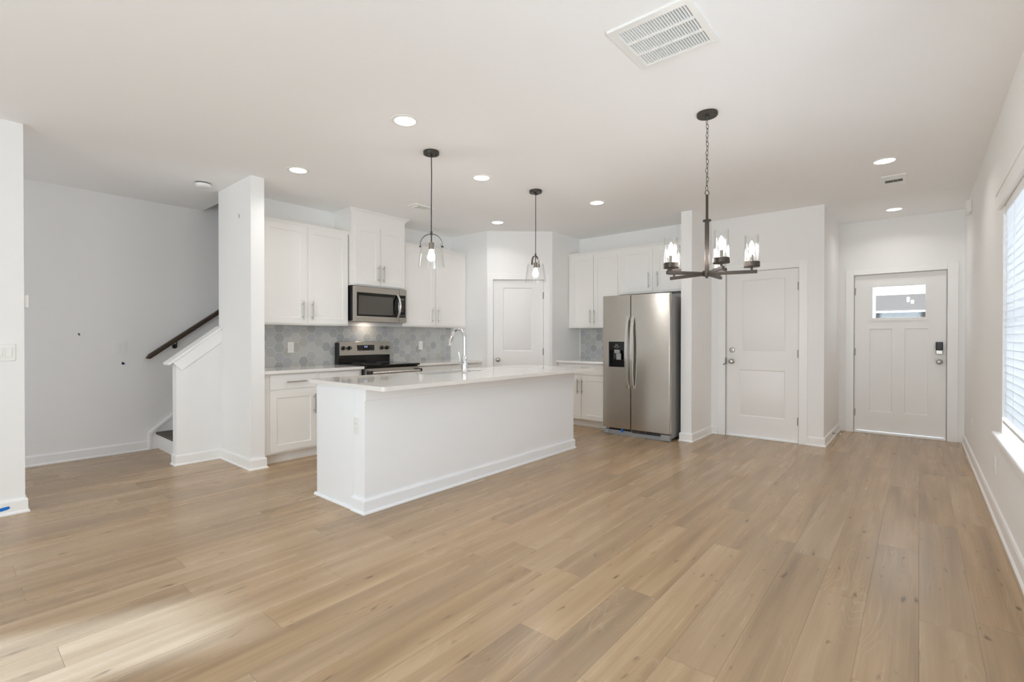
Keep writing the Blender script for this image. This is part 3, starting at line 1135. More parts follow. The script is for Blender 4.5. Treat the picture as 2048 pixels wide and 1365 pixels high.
# ------------------------------------------------------------------ island
IX0, IX1 = 1.943, 4.653
isl = thing('kitchen_island', 'long white kitchen island with plain panelled front and end', 'kitchen island', (0, 0, 0))
b = B()
b.box(IX0, IX1, 2.921, 3.062, 0, 0.876)
b.obj('front_panel', M['island'], isl, 0.0015)
b = B()
b.box(IX0 + 0.010, 2.80, 3.062, 3.585, 0.0, 0.876)
b.box(3.60, IX1 - 0.010, 3.062, 3.585, 0.0, 0.876)
b.box(2.80, 3.60, 3.062, 3.262, 0.0, 0.876)
b.box(2.80, 3.60, 3.262, 3.585, 0.0, 0.60)
b.obj('carcass', M['island'], isl, 0.001)
b = B()
b.box(IX0 + 0.004, IX0 + 0.010, 3.072, 3.580, 0.02, 0.86)
b.obj('end_panel', M['island'], isl, 0.001)
b = B()
b.box(IX0 + 0.0, IX1, 2.906, 2.921, 0.790, 0.876)
b.obj('apron_board', M['island'], isl, 0.002)
def rail_round(parent):
    bb = B()
    pts = [Vector(p) for p in [(IX0, 3.066), (IX0, 2.921), (IX1, 2.921), (IX1, 3.066)]]
    rows = []
    offs = [Vector((-1, 0)), Vector((-1, -1)), Vector((1, -1)), Vector((1, 0))]
    for p, o_ in zip(pts, offs):
        rows.append([bb.bm.verts.new((p.x + o_.x * t, p.y + o_.y * t, z)) for t, z in BB_P])
    k = len(BB_P)
    for i in range(3):
        for j in range(k):
            bb.bm.faces.new((rows[i][j], rows[i + 1][j], rows[i + 1][(j + 1) % k], rows[i][(j + 1) % k]))
    bb.bm.faces.new(rows[0])
    bb.bm.faces.new(rows[-1][::-1])
    bmesh.ops.recalc_face_normals(bb.bm, faces=bb.bm.faces[:])
    bb.obj('baseboard', M['island'], parent, smooth=False)
rail_round(isl)
b = B()
b.prism([(IX0 - 0.014, 0), (IX0 + 0.004, 0), (IX0 + 0.004, 0.020), (IX0 - 0.002, 0.020), (IX0 - 0.014, 0.006)], 'y', 3.066, 3.600)
b.obj('shoe_moulding', M['island'], isl)
for k in range(4):
    a0 = IX0 + 0.04 + k * 0.665
    bb = B()
    bb.slab(-(a0 + 0.635), -a0, 0.12, 0.86, -3.606, -3.587, recess=[(-(a0 + 0.573), -(a0 + 0.062), 0.182, 0.798, 0.008, 0.003)])
    d = bb.obj('door', M['cabinet'], isl)
    d.rotation_euler = (0, 0, math.pi)

SXA, SXB, SYA, SYB = 2.84, 3.56, 3.275, 3.570
it = B()
CX0, CX1, CYF, CYB = 1.917, 4.683, 2.668, 3.665
it.box(CX0, SXA, CYF, CYB, 0.876, 0.906)
it.box(SXB, CX1, CYF, CYB, 0.876, 0.906)
it.box(SXA, SXB, CYF, SYA, 0.876, 0.906)
it.box(SXA, SXB, SYB, CYB, 0.876, 0.906)
ic = it.obj('island_countertop', M['quartz'], None)
tag(ic, 'long white quartz countertop overhanging the kitchen island', 'countertop', 'white quartz worktops')
# eased outer corners: bevel the four vertical outside edges
bm_ = bmesh.new()
bm_.from_mesh(ic.data)
bmesh.ops.remove_doubles(bm_, verts=bm_.verts[:], dist=1e-5)
ed = [e for e in bm_.edges if abs(e.verts[0].co.z - e.verts[1].co.z) > 0.02 and min(abs(e.verts[0].co.x - CX0), abs(e.verts[0].co.x - CX1)) < 1e-4 and min(abs(e.verts[0].co.y - CYF), abs(e.verts[0].co.y - CYB)) < 1e-4]
bmesh.ops.bevel(bm_, geom=ed, offset=0.022, segments=6, affect='EDGES', profile=0.5)
bm_.to_mesh(ic.data)
bm_.free()

sk_ = B()
for q in ((SXA - 0.004, SXA, SYA - 0.004, SYB + 0.004, 0.68, 0.876), (SXB, SXB + 0.004, SYA - 0.004, SYB + 0.004, 0.68, 0.876), (SXA, SXB, SYA - 0.004, SYA, 0.68, 0.876), (SXA, SXB, SYB, SYB + 0.004, 0.68, 0.876), (SXA, SXB, SYA, SYB, 0.676, 0.68)):
    sk_.box(*q)
sk_.lathe([(0.045, 0.6805), (0.045, 0.684), (0.02, 0.682)], ((SXA + SXB) / 2, (SYA + SYB) / 2 + 0.03, 0), 20)
snk = sk_.obj('sink', M['sink_steel'], None)
tag(snk, 'stainless undermount sink let into the island countertop', 'sink')

FX, FY = 3.099, 3.09
fa = thing('faucet', 'polished chrome pull-down faucet arching over the island sink', 'faucet', (FX, FY, 0.906))
b = B()
b.lathe([(0.027, 0), (0.027, 0.006), (0.0275, 0.008), (0.0275, 0.155), (0.023, 0.163), (0.0195, 0.165)], (0, 0, 0), 28)
b.obj('body', M['chrome'], fa)
b = B()
arc = [(0, 0, 0.16), (0, 0, 0.25), (0, 0, 0.325)]
for k in range(1, 15):
    a = R(180 - 12 * k)
    arc.append((0, 0.083 + 0.083 * math.cos(a), 0.325 + 0.083 * math.sin(a)))
b.tube(arc, 0.0150, 16)
b.obj('spout', M['chrome'], fa)
e = Vector(arc[-1])
dvec = (Vector(arc[-1]) - Vector(arc[-2])).normalized()
b = B()
b.tube([e, e + dvec * 0.02, e + dvec * 0.09], [0.0150, 0.0180, 0.0200], 18)
b.obj('spray_head', M['chrome'], fa)
b = B()
b.tube([(-0.02, 0, 0.10), (-0.062, 0, 0.10)], 0.0165, 16)
b.tube([(-0.062, 0, 0.10), (-0.066, 0, 0.10)], 0.0125, 16)
b.tube([(-0.056, 0, 0.105), (-0.066, 0.008, 0.200)], [0.0062, 0.0045], 10)
b.obj('handle', M['chrome'], fa)
bt = B().lathe([(0.017, 0), (0.017, 0.012), (0.013, 0.017), (0.0001, 0.018)], (FX + 0.085, FY + 0.04, 0.906), 20).obj('sink_button', M['chrome'])
tag(bt, 'small round chrome button on the island counter behind the faucet', 'button')

# ------------------------------------------------------------------ range
rg = thing('kitchen_range', 'stainless electric range with black glass cooktop', 'range', (3.122, YKIT - 0.012, 0))
RW = 0.762
b = B()
b.box(0.0, RW, -0.625, -0.03, 0.09, 0.900)
b.box(0.03, RW - 0.03, -0.58, -0.05, 0.0, 0.09)
b.obj('body', M['black_plastic'], rg, 0.002)
b = B()
b.box(-0.003, RW + 0.003, -0.672, -0.07, 0.902, 0.926)
ct = b.obj('cooktop', M['black_glass'], rg, 0.005)
for ex, ey, er in ((0.19, -0.50, 0.10), (0.57, -0.50, 0.085), (0.19, -0.22, 0.075), (0.57, -0.22, 0.10)):
    B().torus((ex, ey, 0.9262), er, er, 0.0008, Matrix.Rotation(R(90), 3, 'X'), 40, 4).obj('burner_ring', M['keypad'], ct)
b = B()
b.slab(0.004, RW - 0.004, 0.255, 0.885, -0.668, -0.625, holes=[(0.11, RW - 0.11, 0.36, 0.70)])
od = b.obj('oven_door', M['steel'], rg, 0.004)
B().box(0.10, RW - 0.10, -0.652, -0.645, 0.35, 0.71).obj('door_window', M['black_glass'], od)
b = B()
b.tube([(0.035, -0.722, 0.838), (RW - 0.035, -0.722, 0.838)], 0.014, 14)
b.obj('oven_handle', M['steel_handle'], od)
for x in (0.028, RW - 0.028):
    B().box(x - 0.016, x + 0.016, -0.735, -0.668, 0.812, 0.862).obj('handle_bracket', M['black_plastic'], od, 0.004)
B().box(0.004, RW - 0.004, -0.660, -0.625, 0.10, 0.245).obj('storage_drawer', M['steel'], rg, 0.004)
b = B()
b.prism([(-0.075, 1.018), (-0.005, 1.018), (-0.005, 1.188), (-0.058, 1.188)], 'x', 0.018, RW - 0.004)
bg = b.obj('back_panel', M['steel'], rg, 0.003)
b = B()
b.box(0.018, RW - 0.004, -0.068, -0.005, 0.926, 1.018)
b.obj('back_guard', M['black_glass'], rg, 0.002)
b = B()
b.box(0.0, 0.018, -0.085, -0.005, 0.90, 1.175)
b.obj('side_cap', M['black_plastic'], rg, 0.004)
def on_panel(z):     # y of the tilted panel face
    return -0.075 + 0.017 * (z - 1.018) / 0.170
for kx in (0.082, 0.160, 0.640, 0.718):
    kb = B()
    yk = on_panel(1.108)
    kb.lathe([(0.026, 0), (0.026, 0.004), (0.023, 0.006), (0.021, 0.030), (0.018, 0.034), (0.0001, 0.0345)], (kx, yk, 1.108), 20, 'y')
    kn = kb.obj('knob', M['black_plastic'], rg)
    B().box(kx - 0.004, kx + 0.004, yk - 0.038, yk - 0.032, 1.088, 1.128).obj('knob_grip', M['nickel'], kn)
b = B()
yk = on_panel(1.108)
b.box(0.272, 0.520, yk - 0.004, yk + 0.004, 1.073, 1.143)
dsp = b.obj('display', M['black_glass'], rg, 0.002)
b = B()
x = 0.374
for seg7 in ('abcdefg', 'bc', 'abged'):      # a small lit clock
    sgm = dict(a=(0, 0.011, 1.130, 1.1315), g=(0, 0.011, 1.1215, 1.123), d=(0, 0.011, 1.113, 1.1145), f=(0, 0.0016, 1.122, 1.131), b=(0.0095, 0.011, 1.122, 1.131), e=(0, 0.0016, 1.113, 1.122), c=(0.0095, 0.011, 1.113, 1.122))
    for k in seg7:
        q = sgm[k]
        b.box(x + q[0], x + q[1], yk - 0.0048, yk - 0.0038, q[2], q[3])
    x += 0.0155
b.obj('clock_digits', M['clock_digits'], dsp)
for x_ in (0.285, 0.448):
    b = B()
    for i in range(5):
        for j in range(3):
            b.box(x_ + i * 0.013, x_ + 0.008 + i * 0.013, yk - 0.0046, yk - 0.0038, 1.082 + j * 0.02, 1.085 + j * 0.02)
    b.obj('keypad', M['keypad'], dsp)

# ------------------------------------------------------------------ microwave
mw = thing('microwave', 'stainless over-range microwave mounted under the tall cabinet', 'microwave', (3.131, YKIT - 0.009, 1.418))
MW_ = 0.757
b = B()
b.box(0.0, MW_, -0.365, 0.0, 0.018, 0.420)
b.obj('body', M['black_plastic'], mw, 0.003)
b = B()
b.slab(0.006, 0.636, 0.006, 0.418, -0.415, -0.366, holes=[(0.036, 0.630, 0.068, 0.346)])
md = b.obj('door', M['steel'], mw, 0.004)
b = B()
b.slab(0.034, 0.632, 0.066, 0.348, -0.411, -0.372, holes=[(0.062, 0.552, 0.092, 0.312)])
wn_ = b.obj('window_frame', M['black_glass'], md, 0.001)
B().box(0.060, 0.554, -0.404, -0.398, 0.090, 0.314).obj('door_window', M['dark_glass'], md)
b = B()
hp = []
for k in range(13):
    t = k / 12
    hp.append((0.606, -0.425 - 0.055 * math.sin(math.pi * t) ** 0.8, 0.070 + 0.274 * t))
b.tube(hp, 0.0150, 14, flat=1.0)
b.obj('door_handle', M['steel_handle'], md)
b = B()
b.slab(0.640, MW_ - 0.003, 0.006, 0.418, -0.415, -0.366, holes=[(0.6405, 0.738, 0.068, 0.346)])
cp_ = b.obj('control_panel', M['steel'], mw, 0.003)
B().box(0.640, 0.740, -0.411, -0.372, 0.066, 0.348).obj('keypad_glass', M['black_glass'], cp_)
b = B()
B().box(0.662, 0.722, -0.4125, -0.4105, 0.286, 0.308).obj('display', M['keypad'], cp_)
for i in range(3):
    for j in range(6):
        b.box(0.665 + i * 0.020, 0.677 + i * 0.020, -0.4125, -0.4105, 0.262 - j * 0.024, 0.272 - j * 0.024)
for i in range(2):
    B().box(0.660 + i * 0.036, 0.684 + i * 0.036, -0.4125, -0.4105, 0.090, 0.100).obj('start_button', M['keypad'], cp_)
b.obj('keypad', M['keypad'], cp_)
b = B()
b.prism([(-0.405, 0.006), (-0.380, 0.020), (-0.330, 0.020), (-0.335, 0.004), (-0.36, 0.000)], 'x', 0.010, MW_ - 0.010)
b.obj('grease_tray', M['case_grey'], mw, 0.003)
b = B()
b.box(0.36, 0.45, -0.15, -0.08, 0.0155, 0.0190)
b.obj('cooktop_lamp', M['hood_lamp'], mw)

# ------------------------------------------------------------------ refrigerator (local x runs along -y, front towards -x)
FRX, FRY = XKW - 0.03, 3.083
fr = thing('refrigerator', 'stainless side-by-side refrigerator with a water dispenser', 'refrigerator', (FRX, FRY, 0), FACE_X)
FD = FRX - 5.62          # depth to the door faces
FW = 0.875
b = B()
b.box(0.006, FW - 0.006, -FD + 0.075, 0, 0.03, 1.738)
b.obj('case', M['case_grey'], fr, 0.004)
b = B()
sp = 0.380
b.slab(0.0, sp - 0.003, 0.090, 1.770, -FD, -FD + 0.066, holes=[(0.084, 0.297, 0.866, 1.184)])
ld = b.obj('freezer_door', M['steel'], fr, 0.008, seg=3)
b = B()
b.slab(sp + 0.003, FW, 0.090, 1.770, -FD, -FD + 0.066)
rd = b.obj('fridge_door', M['steel'], fr, 0.008, seg=3)
def fridge_handle(parent, x):
    bb = B()
    pts = []
    for k in range(17):
        t = k / 16
        pts.append((x, -FD - 0.012 - 0.050 * math.sin(math.pi * t) ** 0.7, 0.607 + 0.885 * t))
    rows = []
    for k in range(len(pts)):
        p_ = Vector(pts[k])
        q_ = Vector(pts[min(k + 1, len(pts) - 1)]) - Vector(pts[max(k - 1, 0)])
        nn_ = Vector((0, -q_.z, q_.y)).normalized()
        ring_ = [(-1, -0.5), (-0.8, -1), (0.8, -1), (1, -0.5), (1, 0.6), (0.8, 1), (-0.8, 1), (-1, 0.6)]
        rows.append([bb.bm.verts.new(p_ + Vector((0.019 * u_, 0, 0)) - nn_ * 0.010 * v_) for u_, v_ in ring_])
    for k in range(len(rows) - 1):
        for t_ in range(8):
            bb.bm.faces.new((rows[k][t_], rows[k][(t_ + 1) % 8], rows[k + 1][(t_ + 1) % 8], rows[k + 1][t_]))
    bb.bm.faces.new(rows[0][::-1])
    bb.bm.faces.new(rows[-1])
    bmesh.ops.recalc_face_normals(bb.bm, faces=bb.bm.faces[:])
    for zz in (0.620, 1.478):
        bb.box(x - 0.013, x + 0.013, -FD - 0.022, -FD, zz - 0.02, zz + 0.02)
    bb.obj('handle', M['steel_handle'], parent)
fridge_handle(ld, sp - 0.034)
fridge_handle(rd, sp + 0.034)
b = B()
b.slab(0.082, 0.299, 0.864, 1.186, -FD - 0.003, -FD + 0.006, holes=[(0.094, 0.287, 0.876, 1.075)])
b.box(0.090, 0.291, -FD + 0.050, -FD + 0.058, 0.870, 1.08)
b.box(0.090, 0.291, -FD + 0.002, -FD + 0.055, 0.868, 0.876)
b.box(0.084, 0.094, -FD + 0.002, -FD + 0.055, 0.868, 1.08)
b.box(0.287, 0.297, -FD + 0.002, -FD + 0.055, 0.868, 1.08)
b.box(0.084, 0.297, -FD + 0.006, -FD + 0.055, 1.075, 1.184)
dp = b.obj('dispenser', M['black_glass'], ld, 0.002)
b = B()
b.slab(0.077, 0.304, 0.859, 1.191, -FD - 0.0035, -FD + 0.002, holes=[(0.082, 0.299, 0.864, 1.186)])
b.obj('dispenser_trim', M['steel_handle'], dp)
b = B()
b.box(0.160, 0.232, -FD - 0.006, -FD + 0.03, 1.040, 1.084)
b.prism([(-FD - 0.004, 1.038), (-FD + 0.02, 1.038), (-FD + 0.012, 0.960), (-FD + 0.002, 0.956)], 'x', 0.186, 0.250)
b.obj('dispenser_paddle', M['grey_plastic'], dp, 0.003)
b = B()
for ix in (-0.034, -0.017, 0.017, 0.034):
    b.box(0.192 + ix - 0.005, 0.192 + ix + 0.005, -FD - 0.0042, -FD - 0.003, 1.121, 1.125)
b.box(0.180, 0.183, -FD - 0.0042, -FD - 0.003, 1.134, 1.158)
b.box(0.201, 0.204, -FD - 0.0042, -FD - 0.003, 1.134, 1.158)
b.box(0.180, 0.204, -FD - 0.0042, -FD - 0.003, 1.131, 1.135)
for ix in range(3):
    b.box(0.172 + ix * 0.018, 0.182 + ix * 0.018, -FD - 0.0042, -FD - 0.003, 1.106, 1.109)
b.obj('panel_icons', M['panel_icons'], dp)
b = B()                      # small maker's emblem: an open ring with a bar through it
b.torus((0.752, -FD - 0.0006, 1.692), 0.022, 0.016, 0.0012, Matrix.Identity(3), 28, 6)
for ix in range(7):
    hgt = 0.012 if ix % 2 == 0 else 0.008
    b.box(0.734 + ix * 0.006, 0.737 + ix * 0.006, -FD - 0.0012, -FD, 1.687, 1.687 + hgt)
b.obj('emblem', M['chrome'], rd)
b = B()
b.box(0.010, FW - 0.010, -FD + 0.030, -FD + 0.06, 0.012, 0.060)
b.box(0.0, 0.075, -FD + 0.012, -FD + 0.05, 0.010, 0.062)
b.box(FW - 0.115, FW - 0.004, -FD + 0.010, -FD + 0.06, 0.010, 0.080)
b.box(0.010, FW - 0.010, -FD + 0.030, -FD + 0.075, 0.0, 0.014)
kg = b.obj('kick_plate', M['grey_plastic'], fr, 0.004)
b = B()
b.box(0.385, 0.765, -FD + 0.026, -FD + 0.032, 0.050, 0.086)
b.box(0.076, 0.36, -FD + 0.034, -FD + 0.040, 0.060, 0.088)
gr_ = b.obj('kick_grille', M['dark_gap'], kg)
b = B()
for k in range(3):
    b.box(0.387, 0.763, -FD + 0.022, -FD + 0.027, 0.054 + k * 0.011, 0.057 + k * 0.011)
for k in range(5):
    b.box(0.387 + k * 0.092, 0.390 + k * 0.092, -FD + 0.021, -FD + 0.027, 0.051, 0.086)
b.obj('grille_bars', M['keypad'], kg)
for x in (FW - 0.095, 0.02):
    B().box(x, x + 0.075, -FD + 0.07, -FD + 0.16, 1.738, 1.762).obj('hinge_cover', M['case_grey'], fr, 0.006)
tp = B().box(5.640, 5.648, 2.812, 2.842, 0.044, 0.082).obj('tape_scrap', M['blue_tape'], None, 0.002)
tag(tp, 'scrap of blue tape on the kick plate of the refrigerator', 'tape', 'scraps of tape')

# ------------------------------------------------------------------ ceiling lights and fittings
CAN_W = 2.8
def canlight(x, y, label, first=[None]):
    if first[0] is None:
        t = thing('recessed_light', label, 'ceiling light', (x, y, CEIL), 0, 'round recessed ceiling lights')
        B().lathe([(0.070, -0.001), (0.074, -0.006), (0.092, -0.004), (0.096, -0.0005), (0.096, 0.0)], (0, 0, 0), 40, cap=False).obj('trim_ring', M['plate'], t)
        bb = B()
        bb.lathe([(0.0715, -0.0035), (0.0715, -0.003)], (0, 0, 0), 40)
        bb.obj('lens', M['can_lens'], t)
        lm = lamp('lamp_light', 'AREA', (0, 0, -0.008), (0, 0, 0), CAN_W, (0.99, 0.95, 0.935), shape='DISK', size=0.14, spread=R(140))
        lm.parent = t
        first[0] = t
        return t
    return copy_thing(first[0], (x, y, CEIL), label)
CANS = [(2.126, 2.701, 'lit recessed ceiling light nearest the camera, above the near end of the island'),
        (2.121, 4.219, 'lit recessed ceiling light in front of the pier and the first wall cabinet'),
        (3.349, 3.113, 'lit recessed ceiling light between the two pendant lamps'),
        (4.805, 2.716, 'lit recessed ceiling light in front of the refrigerator'),
        (4.775, 4.155, 'lit recessed ceiling light in front of the pantry door'),
        (5.275, 0.225, 'lit recessed ceiling light just before the small ceiling register'),
        (7.327, 0.223, 'lit recessed ceiling light directly above the front entry door')]
for x, y, lb in CANS:
    canlight(x, y, lb)

# return air grille
ra = thing('return_air_grille', 'large white louvred return air grille on the ceiling', 'vent', (0, 0, CEIL))
b = B()
GX0, GX1, GY0, GY1 = 2.162, 2.580, 0.767, 1.172
rows_ = [(2.206, 2.312), (2.328, 2.432), (2.448, 2.552)]
b.slab(GX0, GX1, GY0, GY1, -0.012, 0.0, holes=[(a, c_, 0.800, 1.132) for a, c_ in rows_])
f_ = b.obj('frame', M['plate'], ra, 0.004)
f_.matrix_local = Matrix(((1, 0, 0, 0), (0, 0, 1, 0), (0, 1, 0, 0), (0, 0, 0, 1)))   # upright slab laid flat under the ceiling
b = B()
for a, c_ in rows_:
    for k in range(25):
        y = 0.806 + k * 0.0133
        b.obox(((a + c_) / 2, y + 0.003, -0.006), (c_ - a + 0.002, 0.0105, 0.0014), Matrix.Rotation(R(-52), 3, 'X'))
b.obj('louvers', M['plate'], ra)
B().box(GX0 + 0.02, GX1 - 0.02, GY0 + 0.02, GY1 - 0.02, -0.0015, -0.0005).obj('duct_backing', M['vent_shade'], ra)  # flat sheet; its grey stands in for the shade inside the duct
for y in (0.99, 0.80):
    B().lathe([(0.005, -0.0135), (0.004, -0.0125)], (2.566, y, 0), 12).obj('screw', M['plate'], ra)

def register(label, x0, x1, y0, y1, along):
    t = thing('ceiling_register', label, 'vent', (0, 0, CEIL), 0, 'small white ceiling registers')
    bb = B()
    mx, my = (0.10, 0.030) if along == 'x' else (0.030, 0.10)
    h = (x0 + 0.125, x1 - 0.105, y0 + 0.030, y1 - 0.020) if along == 'x' else (x0 + 0.045, x1 - 0.045, y0 + 0.03, y1 - 0.03)
    bb.slab(x0, x1, y0, y1, -0.008, 0, holes=[h])
    fo = bb.obj('frame', M['plate'], t, 0.003)
    fo.matrix_local = Matrix(((1, 0, 0, 0), (0, 0, 1, 0), (0, 1, 0, 0), (0, 0, 0, 1)))
    bb = B()
    bb.box(h[0], h[1], h[2], h[3], -0.0012, -0.0004)
    bb.obj('duct_backing', M['dark_gap'] if along == 'x' else M['plate'], t)  # flat backing sheet; the dark one paints the shade behind the slots
    bb = B()
    if along == 'x':
        n_ = 11
        for k in range(n_):
            y = h[2] + (k + 0.5) * (h[3] - h[2]) / n_
            bb.obox(((h[0] + h[1]) / 2, y, -0.004), (h[1] - h[0], 0.006, 0.0012), Matrix.Rotation(R(60), 3, 'X'))
        bb.box((h[0] + h[1]) / 2 - 0.05, (h[0] + h[1]) / 2 - 0.045, h[2], h[3], -0.008, -0.003)
    else:
        for k in range(6):
            x = h[0] + (k + 0.5) * (h[1] - h[0]) / 6
            bb.obox((x, (h[2] + h[3]) / 2, -0.006), (0.016, h[3] - h[2], 0.0014), Matrix.Rotation(R(-35), 3, 'Y'))
        bb.box(h[0] - 0.004, h[0] + 0.012, h[2], h[3], -0.022, -0.008)
    bb.obj('louvers', M['plate'], t)
    return t
register('small white ceiling register with dark slots before the front door', 5.785, 6.150, 0.090, 0.272, 'x')
register('white ceiling register above the kitchen range cabinets', 3.50, 3.775, 4.262, 4.405, 'y')

sd = thing('smoke_detector', 'flat round white smoke detector on the ceiling before the stairs', 'smoke detector', (1.695, 5.275, CEIL))
B().lathe([(0.0001, -0.040), (0.052, -0.040), (0.064, -0.034), (0.069, -0.022), (0.069, -0.012)], (0, 0, 0), 40, cap=False).obj('cover', M['plate'], sd)
B().lathe([(0.066, -0.0125), (0.066, 0)], (0, 0, 0), 40).obj('mounting_base', M['keypad'], sd)

# pendants
def pendant(label, x, y, rz_):
    t = thing('pendant_lamp', label, 'pendant lamp', (x, y, 0), rz_, 'glass pendant lamps over the island')
    bb = B()
    bb.lathe([(0.062, CEIL - 0.026), (0.064, CEIL - 0.022), (0.064, CEIL)], (0, 0, 0), 36)
    cn = bb.obj('canopy', M['bronze_dark'], t, 0.002)
    bb = B()
    for sx in (-0.036, 0.036):
        bb.lathe([(0.006, CEIL - 0.036), (0.008, CEIL - 0.026)], (sx, 0, 0), 12)
    bb.lathe([(0.007, CEIL - 0.046), (0.010, CEIL - 0.026)], (0, 0, 0), 12)
    bb.obj('canopy_screw', M['black_plastic'], cn)
    bb = B()
    bb.tube([(0, 0, CEIL - 0.03), (0.002, 0.001, 2.55), (0.0, 0, 2.35), (-0.001, 0, 2.09)], 0.0038, 8)
    bb.obj('cord', M['black_plastic'], t)
    bb = B()
    bb.tube([(0, 0, 2.095), (0, 0, 2.065)], 0.0085, 12)
    bb.tube([(0, 0, 2.075), (0, 0, 2.00)], 0.0052, 10)
    bb.obj('stem', M['bronze_dark'], t)
    bb = B()
    bail = []
    for k in range(21):
        a = R(180 - 9 * k)
        bail.append((0.089 * math.cos(a), 0, 1.988 + 0.085 * math.sin(a)))
    bail = [(-0.089, 0, 1.965)] + bail + [(0.089, 0, 1.965)]
    # flat strap: wide across y, thin in the plane of the bow
    rows = []
    for k, p in enumerate(bail):
        p = Vector(p)
        q = Vector(bail[min(k + 1, len(bail) - 1)]) - Vector(bail[max(k - 1, 0)])
        nrm = Vector((q.z, 0, -q.x)).normalized()
        rows.append([bb.bm.verts.new(p + nrm * sa * 0.0016 + Vector((0, sb * 0.009, 0))) for sa, sb in ((-1, -1), (1, -1), (1, 1), (-1, 1))])
    for k in range(len(rows) - 1):
        for j in range(4):
            bb.bm.faces.new((rows[k][j], rows[k][(j + 1) % 4], rows[k + 1][(j + 1) % 4], rows[k + 1][j]))
    bb.bm.faces.new(rows[0][::-1])
    bb.bm.faces.new(rows[-1])
    for sx in (-1, 1):
        bb.tube([(sx * 0.080, 0, 1.972), (sx * 0.098, 0, 1.972)], 0.0065, 12)
    bb.obj('bail', M['bronze_dark'], t)
    bb = B()
    bb.lathe([(0.0001, 2.004), (0.020, 2.003), (0.021, 1.999), (0.021, 1.948), (0.018, 1.946)], (0, 0, 0), 24)
    bb.obj('socket', M['socket'], t)
    bb = B()
    bb.lathe([(0.012, 1.947), (0.014, 1.935), (0.024, 1.912), (0.030, 1.890), (0.028, 1.872), (0.018, 1.858), (0.0001, 1.854)], (0, 0, 0), 24)
    bb.obj('bulb', M['bulb'], t)
    bb = B()
    bb.lathe([(0.081, 1.990), (0.083, 1.986), (0.106, 1.812), (0.1065, 1.806), (0.104, 1.806), (0.080, 1.986), (0.079, 1.990), (0.081, 1.990)], (0, 0, 0), 48, cap=False)
    bb.obj('glass_shade', M['shade_glass'], t)
    return t
pendant('clear glass pendant lamp over the near end of the island', 2.617, 2.988, R(-49 + 4))
pendant('clear glass pendant lamp in front of the pantry door', 4.005, 2.969, R(-49 + 62))

# chandelier
CXh, CYh = 3.381, 1.078
ch = thing('chandelier', 'dark bronze five-arm chandelier with clear glass cylinders', 'chandelier', (CXh, CYh, 0), 0)
B().lathe([(0.062, CEIL - 0.024), (0.066, CEIL - 0.018), (0.066, CEIL)], (0, 0, 0), 40).obj('canopy', M['bronze_dark'], ch, 0.002)
b = B()
b.lathe([(0.006, CEIL - 0.045), (0.012, CEIL - 0.035), (0.014, CEIL - 0.023)], (0, 0, 0), 16)
z = CEIL - 0.060
k = 0
while z > 2.225:
    rot = Matrix.Rotation(R(-49 + (12 if k % 2 else 96)), 3, 'Z')
    b.torus((0.002 * math.sin(k * 2.1), 0.002 * math.cos(k * 1.7), z), 0.0085, 0.0175, 0.0018, rot, 18, 6)
    z -= 0.0295
    k += 1
b.torus((0, 0, 2.205), 0.016, 0.017, 0.0024, Matrix.Rotation(R(-30), 3, 'Z'), 20, 8)
b.obj('chain', M['bronze_dark'], ch)
b = B()
b.tube([(0, 0, 2.192), (0, 0, 2.015)], 0.0085, 16)
b.tube([(0, 0, 2.012), (0, 0, 1.66)], 0.0135, 20)
b.lathe([(0.0001, 2.024), (0.026, 2.024), (0.026, 2.013), (0.0001, 2.013)], (0, 0, 0), 24)
b.obj('stem', M['bronze'], ch)
b = B()
b.lathe([(0.0001, 1.632), (0.008, 1.634), (0.010, 1.645), (0.027, 1.646), (0.027, 1.682), (0.0001, 1.682)], (0, 0, 0), 24)
b.obj('hub', M['bronze'], ch)
for k in range(5):
    a = R(71.5 + 72 * k)
    rot = Matrix.Rotation(a, 3, 'Z')
    bb = B()
    bb.obox(rot @ Vector((0.158, 0, 1.662)), (0.284, 0.016, 0.022), rot)
    am = bb.obj('arm', M['bronze'], ch, 0.0015)
    px, py = (rot @ Vector((0.268, 0, 0)))[:2]
    bb = B()
    bb.tube([(px, py, 1.67), (px, py, 1.694)], 0.007, 12)
    bb.lathe([(0.0001, 1.690), (0.046, 1.691), (0.0485, 1.694), (0.0485, 1.724), (0.0465, 1.726), (0.044, 1.724), (0.044, 1.697), (0.0001, 1.696)], (px, py, 0), 36)
    bb.obj('cup', M['bronze'], ch)
    bb = B()
    bb.lathe([(0.0105, 1.696), (0.0105, 1.775), (0.0001, 1.776)], (px, py, 0), 18)
    bb.obj('candle_sleeve', M['socket'], ch)
    bb = B()
    bb.lathe([(0.008, 1.776), (0.0155, 1.795), (0.0175, 1.812), (0.014, 1.833), (0.006, 1.853), (0.0001, 1.862)], (px, py, 0), 20)
    bb.obj('bulb', M['bulb'], ch)
    bb = B()
    bb.lathe([(0.043, 1.700), (0.043, 1.894), (0.0425, 1.898), (0.0405, 1.898), (0.040, 1.894), (0.040, 1.700), (0.043, 1.700)], (px, py, 0), 44, cap=False)
    bb.obj('glass_cylinder', M['water_glass'], ch)

